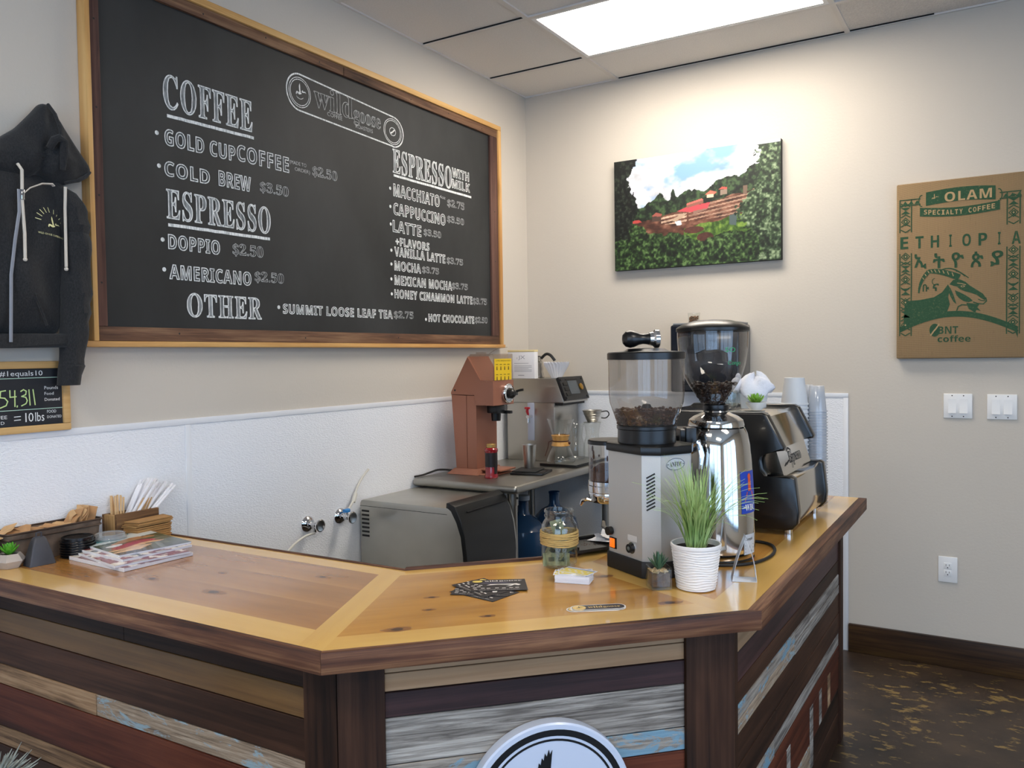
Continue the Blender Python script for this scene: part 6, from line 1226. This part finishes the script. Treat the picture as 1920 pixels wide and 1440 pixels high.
# wall valves with plastic tubes
M_TUBE = pm('milky plastic tube', '#d9d6cc', .4); M_BLUEP = pm('blue valve plastic', '#2a7fc4', .35)
def valve(y, z, lab, blue):
    t = thing('wall_valve', lab, 'valve', (.0045, y, z)); mb = MB(); mb.M = Matrix.Rotation(R(90), 4, 'Y'); mb.lathe([(0, 0), (.034, 0), (.035, .003), (.031, .010), (.020, .017), (.012, .020), (0, .020)], seg=36); mb.build('escutcheon', M_CHROME, t)
    mb = MB(); mb.cyl((.018, 0, 0), (.062, 0, 0), .009, 16); mb.cyl((.030, 0, 0), (.050, 0, 0), .013, 6); mb.cyl((.040, 0, 0), (.040, 0, -.03 if not blue else .028), .008, 12); mb.build('stem', M_CHROME, t)
    mb = MB(); mb.M = Matrix.Translation((.066, 0, 0)) @ Matrix.Rotation(R(90), 4, 'Y'); mb.lathe([(0, -.004), (.010, -.004), (.022, 0), (.026, .004), (.026, .010), (.022, .012), (.006, .009), (0, .009)], seg=28); mb.build('hand_wheel', M_CHROME, t)
    if blue: mb = MB(); mb.box(.028, .052, -.013, .013, .020, .032, 0, .003); mb.cyl((.040, -.016, .028), (.040, .016, .028), .008, 12); mb.build('blue_clip', M_BLUEP, t)
valve(-1.862, .800, 'chrome wall valve left of the ice maker, the one farther from it', False); valve(-1.668, .800, 'chrome wall valve with a blue clip next to the ice maker', True)
mb = MB(); mb.tube(smooth_path([(.0445, -1.862, .765), (.06, -1.885, .770), (.075, -1.95, .770), (.085, -2.03, .745), (.09, -2.12, .68), (.07, -2.2, .55), (.05, -2.22, .3), (.04, -2.23, .02)]), .0048, 8); o = mb.build('plastic_tube', M_TUBE, None); tag(o, 'milky plastic tube drooping from the left wall valve behind the bar', 'tube')
mb = MB(); mb.tube(smooth_path([(.0445, -1.655, .832), (.040, -1.63, .85), (.030, -1.60, .87), (.022, -1.575, .91), (.018, -1.53, .955), (.018, -1.49, .985)]), .0048, 8); mb.cyl((.034, -1.612, .855), (.026, -1.588, .89), .009, 12); o = mb.build('plastic_tube', M_TUBE, None); tag(o, 'milky plastic tube standing up from the valve beside the ice maker', 'tube')
# copper-brown bulk grinder
M_COP = pm('copper brown paint', '#a06a54', .45, .25, bmp=(260, .1)); M_COPH = thin_glass('tinted hopper', (.90, .86, .82), .03, 1.45, .05, '#a08070')
O = (.21, -.84, TT); g = thing('bulk_grinder', 'copper brown shop coffee grinder with a clear slanted hopper and yellow label', 'coffee grinder', O)
y0, y1 = -.932, -.742
mb = MB(O); mb.prism([(.088, 1.299), (.112, .925), (.178, .925), (.178, 1.296)], y0, y1, 'y', 0, .002); mb.prism([(.1795, 1.296), (.1795, .925), (.237, .925), (.237, 1.25), (.238, 1.296)], y0+.002, y1, 'y', 0, .002); mb.build('column', M_COP, g)
mb = MB(O); mb.prism([(.086, 1.300), (.086, 1.312), (.192, 1.492), (.266, 1.370), (.341, 1.370), (.341, 1.247), (.232, 1.247), (.232, 1.300)], y0-.002, y1+.002, 'y', 0, .002); mb.cyl((.112, y0-.0025, 1.322), (.112, y0-.0035, 1.322), .005, 10, 1); mb.build('head', [M_COP, M_DARKSLOT], g)
mb = MB(O); mb.box(.096, .345, -.945, -.735, TT, TT+.006, 0, .002); mb.loft([[(.075, -.965, TT+.001), (.260, -.965, TT+.001), (.260, -.72, TT+.001), (.075, -.72, TT+.001)], [(.105, -.938, TT+.028), (.245, -.938, TT+.028), (.245, -.737, TT+.028), (.105, -.737, TT+.028)]]); mb.box(.245, .36, -.91, -.76, TT+.018, TT+.026, 0, .003); mb.build('foot_plate', M_COP, g)
mb = MB(O); mb.prism([(.194, 1.493), (.205, 1.503), (.338, 1.503), (.3415, 1.498), (.3415, 1.371), (.3385, 1.371), (.3385, 1.499), (.207, 1.500), (.197, 1.490)], y0+.004, y1-.004, 'y'); mb.add([(.196, y0+.005, 1.492), (.268, y0+.005, 1.372), (.340, y0+.005, 1.372), (.340, y0+.005, 1.50), (.206, y0+.005, 1.50)], [(0, 1, 2, 3, 4)]); mb.add([(.196, y1-.005, 1.492), (.268, y1-.005, 1.372), (.340, y1-.005, 1.372), (.340, y1-.005, 1.50), (.206, y1-.005, 1.50)], [(0, 1, 2, 3, 4)])
mb.tube([(.30, -.90, 1.504), (.31, -.84, 1.53), (.33, -.78, 1.535)], .002, 6); hp = mb.build('hopper', M_COPH, g); mb = MB(O); mb.box(.205, .245, -.88, -.84, 1.5035, 1.512, 0, .002); mb.build('lid_tab', M_COPH, hp)
M_YEL = pm('yellow label', '#e8c31c', .5); FL = frame_map((.3425, 0, 0), (0, 1, 0), (0, 0, 1)); mb = MB(O); mb.box(.3416, .3428, y0+.012, y1-.020, 1.372, 1.478); FL = frame_map((.3430, 0, 0), (0, 1, 0), (0, 0, 1))
write(mb, 'COFFEE GRINDING GUIDE', FL, y0+.020, 1.465, .14, .006, 1, lift=.0003, res=1)
for r_ in range(2):
    for c in range(4):
        x = y0+.022+.036*c; z = 1.448-.050*r_; mb.add([FL(x+a, z+b, .0003) for a, b in ((0, 0), (.022, 0), (.022, .003), (0, .003))], [(0, 1, 2, 3)], 1); mb.add([FL(x+.006+a, z-.026+b, .0003) for a, b in ((0, 0), (.010, 0), (.008, .018), (.002, .018))], [(0, 1, 2, 3)], 1)
mb.build('yellow_label', [M_YEL, pm('label brown print', '#5a4310', .7)], g)
D_ = (.3425, -.805, 1.303); mb = MB(O); mb.M = Matrix.Translation(D_) @ Matrix.Rotation(R(90), 4, 'Y'); mb.lathe([(0, 0), (.050, 0), (.050, .010), (.046, .014), (.043, .012), (0, .012)], seg=44); dl_ = mb.build('dial_plate', M_CHROME, g)
mb = MB(O); mb.M = Matrix.Translation(D_) @ Matrix.Rotation(R(90), 4, 'Y'); mb.lathe([(.030, .0126), (.042, .0126)], seg=40)
for k in range(20): a = R(18*k); mb.M = Matrix.Translation(D_) @ Matrix.Rotation(R(90), 4, 'Y') @ Matrix.Rotation(a, 4, 'Z'); mb.box(.033, .040, -.0008, .0008, .0128, .0131, 1)
mb.build('dial_face', [M_WHITE, M_DARKSLOT], g); mb = MB(O); mb.M = Matrix.Translation(D_) @ Matrix.Rotation(R(90), 4, 'Y'); mb.lathe([(0, .0128), (.026, .0128), (.026, .030), (.020, .040), (.012, .046), (0, .046)], seg=8); mb.M = Matrix.Translation(D_); mb.box(.03, .044, -.036, .036, -.010, .010, 0, .004); mb.tube([(.04, .02, .01), (.06, .03, .016), (.075, .034, .018)], .006, 8); mb.build('dial_knob', M_BLACK, g)
mb = MB(O); mb.box(.262, .326, -.875, -.80, 1.205, 1.2465, 0, .006); mb.cyl((.295, -.838, 1.205), (.295, -.838, 1.166), .026, 20, 0, .023); mb.box(.30, .355, -.80, -.775, 1.200, 1.215, 0, .003); mb.build('spout', M_BLACK, g)
mb = MB(); mb.tube(smooth_path([(.10, -.92, TT+.012), (.05, -.99, TT+.022), (.024, -1.04, TT+.012), (.018, -1.09, TT+.0055), (.016, -1.15, TT+.0055)]), .005, 8); o = mb.build('power_cord', M_BLACKM, None); tag(o, 'black cord trailing from the copper grinder to the wall', 'power cord')
# batch brewer
M_BREW = pm('brewer steel', '#b0ada6', .32, 1.0, rvar=(6, .08), stretch=(1, 1, 10)); M_PAN = pm('black control panel', '#1b1d20', .35)
O = (.31, -.38, TT); b_ = thing('batch_brewer', 'large stainless coffee brewer with a tilted black control panel', 'coffee brewer', O)
mb = MB(O); mb.prism([(.150, 1.228), (.150, 1.362), (.470, 1.362), (.519, 1.236), (.519, 1.228)], -.532, -.235, 'y', 0, .002); mb.prism([(.36, 1.226), (.36, 1.214), (.505, 1.214), (.505, 1.226)], -.52, -.25, 'y', 1); mb.build('head', [M_BREW, M_DARKSLOT], b_)
mb = MB(O); mb.box(.150, .458, -.528, -.24, TT, 1.2275, 0, .003); mb.build('column', M_BREW, b_)
sl = Vector((.049, 0, -.126)).normalized(); n_ = Vector((.932, 0, .362)); FPN = frame_map(tuple(Vector((.471, -.532, 1.361))+n_*.002), (0, 1, 0), tuple(-sl)); mb = MB(O)
def slab(x0, x1, z0, z1, h0, h1, m, bv=None): P = [FPN(x, z, h) for h in (h0, h1) for x, z in ((x0, z0), (x1, z0), (x1, z1), (x0, z1))]; mb.add(P, [(3, 2, 1, 0), (4, 5, 6, 7), (0, 1, 5, 4), (1, 2, 6, 5), (2, 3, 7, 6), (3, 0, 4, 7)], m)
slab(.004, .290, -.132, .004, 0, .014, 0); slab(.085, .195, -.100, -.022, .014, .016, 1); slab(.012, .030, -.018, -.006, .014, .017, 2); slab(.265, .282, -.018, -.006, .014, .017, 2); slab(.012, .030, -.125, -.112, .014, .017, 2); slab(.265, .282, -.125, -.112, .014, .017, 2)
for k in range(3): slab(.030, .075, -.048-.030*k, -.030-.030*k, .014, .0175, 2)
slab(.205, .260, -.055, -.050, .014, .0165, 2); slab(.07, .21, -.016, -.010, .014, .0165, 2)
c = FPN(.232, -.060, .014); mb.M = Matrix.Translation(c) @ Matrix.Rotation(math.atan2(n_.x, n_.z), 4, 'Y'); mb.lathe([(0, 0), (.019, 0), (.019, .006), (.015, .008), (0, .008)], seg=24, m=3); mb.M = None
mb.build('control_panel', [M_PAN, pm('grey display', '#4c545b', .25), M_BLACK, pm('brass badge', '#b58a3c', .3, .8)], b_)
mb = MB(O); mb.box(.288, .330, -.534, -.5285, 1.015, 1.227, 0, .001); mb.build('sight_gauge', pm('pale gauge strip', '#aab0c0', .4), b_)
mb = MB(O); mb.cyl((.312, -.534, 1.150), (.312, -.575, 1.150), .010, 14, 1); mb.cyl((.312, -.565, 1.155), (.312, -.565, 1.115), .009, 14, 1); mb.tube([(.312, -.567, 1.160), (.310, -.575, 1.182), (.316, -.580, 1.200)], [.006, .009, .008], 8, 0); mb.box(.296, .328, -.583, -.570, 1.193, 1.205, 0, .003); mb.build('hot_water_tap', [pm('red tap handle', '#b0202e', .35), M_CHROME], b_)
b_.location = (O[0]-.106, O[1]+.202, O[2])
# white box, kettle and filters on the brewer
BT = 1.3625
t = thing('white_carton', 'white printed carton standing on the brewer behind the yellow label', 'box', (.128, -.285, BT)); mb = MB(); mb.box(-.088, .088, -.02, .02, 0, .150, 0, .001); mb.build('box', M_PAPER, t); mb = MB(); mb.box(-.089, .089, -.021, .021, .1505, .162, 0, .001); mb.build('lid', pm('cream carton lid', '#e4d29c', .6), t)
F4 = frame_map((0, -.0205, 0), (1, 0, 0), (0, 0, 1)); mb = MB(); M_PRG = pm('grey print', '#9a9aa4', .7); write(mb, 'JX', F4, -.018, .104, .045, .026, 0, lift=.0003, res=2); write(mb, 'J', F4, -.03, .110, .006, .010, 0, lift=.0003, res=1)
for k in range(6): z = .085-.008*k-(.006 if k else 0); shape(mb, [(-.045, z), (.07-.02*(k % 3 == 0), z), (.07-.02*(k % 3 == 0), z+.0022), (-.045, z+.0022)], F4, 0, .0003)
shape(mb, [(-.02, .016), (.02, .016), (.02, .020), (-.02, .020)], F4, 0, .0003); mb.build('print', M_PRG, t, smooth=0, recalc=False)
t = thing('kettle', 'steel pouring kettle with curved black handle on the brewer', 'kettle', (.163, -.205, BT)); mb = MB(); mb.lathe([(0, 0), (.052, 0), (.054, .006), (.046, .04), (.048, .05), (.043, .075), (.045, .085), (.040, .112), (.036, .120), (0, .120)], seg=40); mb.build('body', M_MIRROR, t)
mb = MB(); mb.lathe([(.036, .1205), (.034, .126), (.012, .130), (.010, .134), (.014, .142), (.012, .148), (0, .149)], seg=28); mb.build('lid', M_BLACK, t); mb = MB(); mb.tube(smooth_path([(.034, .012, .112), (.060, .022, .136), (.085, .030, .130), (.108, .040, .098)]), .0085, 10); mb.build('handle', M_BLACK, t)
t = thing('coffee_filters', 'stack of white fluted paper coffee filters on the brewer beside the panel', 'coffee filters', (.300, -.200, BT)); mb = MB(); n = 120
for s in range(4):
    rg = []
    for z, r, am in ((0.0005+.003*s, .030, .0006), (.040+.003*s, .050, .002), (.070+.004*s, .066, .0045), (.078+.004*s, .069, .005)): rg.append([((r+am*math.sin(22*q+s))*math.cos(q), (r+am*math.sin(22*q+s))*math.sin(q), z+(am*.5)*math.sin(22*q+s+1)) for q in np.linspace(0, 2*math.pi, n, endpoint=False)])
    mb.loft(rg, 0, cap=False); mb.add(rg[0], [list(range(n))])
mb.build('filters', M_PAPER, t, smooth=80, recalc=False)
# honey bottle, scale, cup
t = thing('syrup_bottle', 'small red bottle with black label and gold cap on the table edge', 'bottle', (.358, -.986, TT)); mb = MB(); mb.lathe([(0, 0), (.031, 0), (.0335, .004), (.0335, .012), (.030, .02), (.030, .125), (.0325, .130), (.0325, .140), (.028, .146), (.021, .148), (.021, .150)], seg=36); mb.build('bottle', pm('red syrup glass', '#8e1a24', .12, coat=.5), t)
mb = MB(); mb.lathe([(.0306, .055), (.0306, .124)], seg=36); mb.lathe([(.0306, .055), (.0306, .022)], seg=14, a0=R(-30), a1=R(10)); mb.build('label', pm('black label', '#1c1517', .4, var=(60, .5)), t, recalc=False); mb = MB(); mb.lathe([(.0215, .1485), (.0225, .150), (.0225, .164), (.020, .166), (0, .166)], seg=32); mb.build('cap', pm('gold cap', '#b8985a', .35, .6), t)
t = thing('kitchen_scale', 'flat black kitchen scale under the steel cup', 'scale', (.452, -.762, TT), R(12)); mb = MB(); mb.box(-.085, .085, -.085, .085, 0, .012, 0, .003); mb.build('base', M_BLACK, t); mb = MB(); mb.box(-.080, .045, -.070, .080, .0125, .018, 0, .002); mb.build('platform', M_BLACKM, t); mb = MB(); mb.box(.052, .078, -.05, .05, .0122, .0128, 0); mb.build('display', pm('scale display', '#24282b', .15), t)
t = thing('steel_cup', 'tapered stainless steel cup standing on the black scale', 'cup', (.412, -.712, TT+.0185)); mb = MB(); mb.lathe([(0, 0), (.027, 0), (.028, .003), (.036, .117), (.0365, .119), (.0350, .119), (.0265, .005), (0, .005)], seg=40); mb.build('body', M_STEEL, t)
# tray with glass brewers
t = thing('drip_tray', 'black tray holding the glass coffee makers', 'tray', (.465, -.30, TT)); mb = MB(); mb.box(-.110, .110, -.205, .20, 0, .006, 0, .002); mb.box(-.110, .110, -.205, -.199, .006, .014, 0, .001); mb.box(.104, .110, -.199, .2, .006, .014, 0, .001); mb.build('tray', M_BLACK, t); mb = MB(); mb.box(-.105, .10, -.19, .19, .0065, .010, 0); mb.build('grid', M_STEELD, t)
GT = TT+.0105; M_CG = thin_glass('carafe glass', (.94, .95, .94), .015, 1.5)
t = thing('pour_over_carafe', 'hourglass glass coffee maker with a wooden collar and leather tie', 'carafe', (.435, -.415, GT)); hg = [(.0, .003), (.070, .002), (.078, .008), (.079, .016), (.066, .05), (.050, .085), (.040, .108), (.037, .118), (.040, .132), (.056, .180), (.074, .238)]
mb = MB(); mb.lathe(hg, seg=48); mb.build('glass', M_CG, t); mb = MB(); mb.lathe([(.047, .092), (.0505, .094), (.047, .106), (.0415, .119), (.0455, .138), (.0500, .150), (.0470, .152)], seg=40); cl = mb.build('wood_collar', wood('carafe collar wood', [(.3, '#b5823f'), (.5, '#cf9d58'), (.7, '#dcb06c')], 2, 20, .1, .4, .2, .1), t)
M_LEA = pm('leather tie', '#4a2417', .7); mb = MB(); mb.tube([(.0432*math.cos(q), .0432*math.sin(q), .119) for q in np.linspace(0, 2*math.pi, 30)], .0028, 6, cap=False); mb.tube([(-.043, -.012, .119), (-.060, -.022, .112), (-.064, -.024, .085), (-.072, -.030, .055), (-.078, -.034, .035)], .0025, 6); mb.ball((.048, .008, .108), .008, 0, 12, 8); mb.build('leather_tie', M_LEA, t)
def carafe(x, y, lab):
    t = thing('glass_carafe', lab, 'carafe', (x, y, GT), group='glass carafes on the tray'); mb = MB(); mb.lathe([(0, .003), (.046, .002), (.051, .008), (.052, .05), (.048, .085), (.038, .115), (.036, .13), (.042, .175), (.048, .198)], seg=44); mb.build('glass', M_CG, t); return t
carafe(.430, -.225, 'plain glass carafe on the black tray without a dripper'); carafe(.490, -.135, 'plain glass carafe on the black tray with a steel dripper on top')
t = thing('steel_dripper', 'steel wave dripper with a loop handle set on a glass carafe', 'dripper', (.490, -.135, GT+.1985)); mb = MB(); mb.lathe([(0, 0), (.050, 0), (.050, .003), (.028, .004), (.030, .008), (.055, .068), (.057, .070), (.054, .070), (.028, .008), (0, .006)], seg=40)
for k in range(3): z = .020+.014*k; r = .030+(z-.008)*.417; mb.lathe([(r, z-.003), (r+.002, z), (r, z+.003)], seg=40)
mb.build('cone', M_STEEL, t); mb = MB(); mb.tube(smooth_path([(.046, .018, .060), (.075, .035, .064), (.085, .040, .045), (.070, .032, .026), (.046, .02, .026)]), .0045, 8, flat=.7); mb.build('handle', M_BLACKM, t)
# water jugs on the table undershelf
M_JUG = pm('blue water jug plastic', '#27486e', .12, coat=.3); M_JUGC = pm('pale jug cap', '#b9c6d4', .5)
def jug(x, y, ztop, lab, cap):
    t = thing('water_jug', lab, 'water jug', (x, y, .2755), group='blue water jugs under the table'); h = ztop-.2755; mb = MB(); mb.lathe([(0, 0), (.118, 0), (.128, .010), (.130, .05), (.126, .058), (.130, .066), (.130, h*.36), (.126, h*.38), (.130, h*.40), (.130, h*.60), (.118, h*.70), (.07, h*.80), (.034, h*.84), (.028, h*.87), (.028, h-.012), (.030, h-.010), (.030, h)], seg=40); mb.build('bottle', M_JUG, t)
    if cap: mb = MB(); mb.lathe([(.029, h-.006), (.033, h-.005), (.033, h+.016), (.030, h+.018), (0, h+.018)], seg=28); mb.build('cap', M_JUGC, t)
jug(.412, -.78, .770, 'blue water jug with a pale cap under the steel table, the nearer one', True); jug(.405, -.44, .757, 'blue open-necked water jug under the steel table, the farther one', False)
# tiny jar on the dispenser
t = thing('sample_jar', 'tiny clear jar of coffee beans on top of the dark wall dispenser', 'jar', (1.075, -.10, 1.6505)); mb = MB(); mb.lathe([(0, .001), (.026, .001), (.028, .004), (.031, .046), (.0325, .050), (.0325, .054), (.031, .055)], seg=32); mb.build('glass', M_CG, t)
mb = MB()
for i in range(90): r = .0235*random.random()**.5; q = random.random()*6.28; M = Matrix.Rotation(random.random()*6, 3, 'X') @ Matrix.Rotation(random.random()*6, 3, 'Y'); mb.ball((r*math.cos(q), r*math.sin(q), .0065+.030*i/90), (.0055, .004, .0033), 0, 7, 5, M)
o = mb.build('jar_beans', pm('tan beans', '#6b4a2c', .6, var=(90, .4)), None); o.location = (1.075, -.10, 1.6505); tag(o, 'coffee beans filling the tiny jar on the wall dispenser', 'coffee beans', kind='stuff')
# tuft of frosted grey plant at the lower left corner, in front of the bar
def tuft(loc, lab):
    t = thing('frosted_plant', lab, 'plant', loc); M_TF = pm('frosted grey leaf', '#8f948c', .8, var=(40, .45)); mb = MB()
    for i in range(240):
        a = random.random()*6.28; e = random.uniform(-.3, 1.45); L = random.uniform(.06, .11); d = Vector((math.cos(a)*math.cos(e), math.sin(a)*math.cos(e), math.sin(e))); mb.tube([d*.015, d*L*.6, d*L+Vector((0, 0, -.02*random.random()))], [.0035, .003, .0006], 5)
    mb.build('leaves', M_TF, t)
    mb = MB(); mb.lathe([(0, -loc[2]+.0005), (.10, -loc[2]+.0005), (.13, -.10), (.125, -.06), (.11, -.06), (0, -.07)], seg=28); mb.build('pot', M_BLACKM, t)
    mb = MB(); mb.cyl((0, 0, -.075), (0, 0, .02), .01, 8); mb.build('stem', M_SOIL, t)
tuft((.665, -3.44, .565), 'frosted grey leafy plant poking into the lower left corner before the bar')
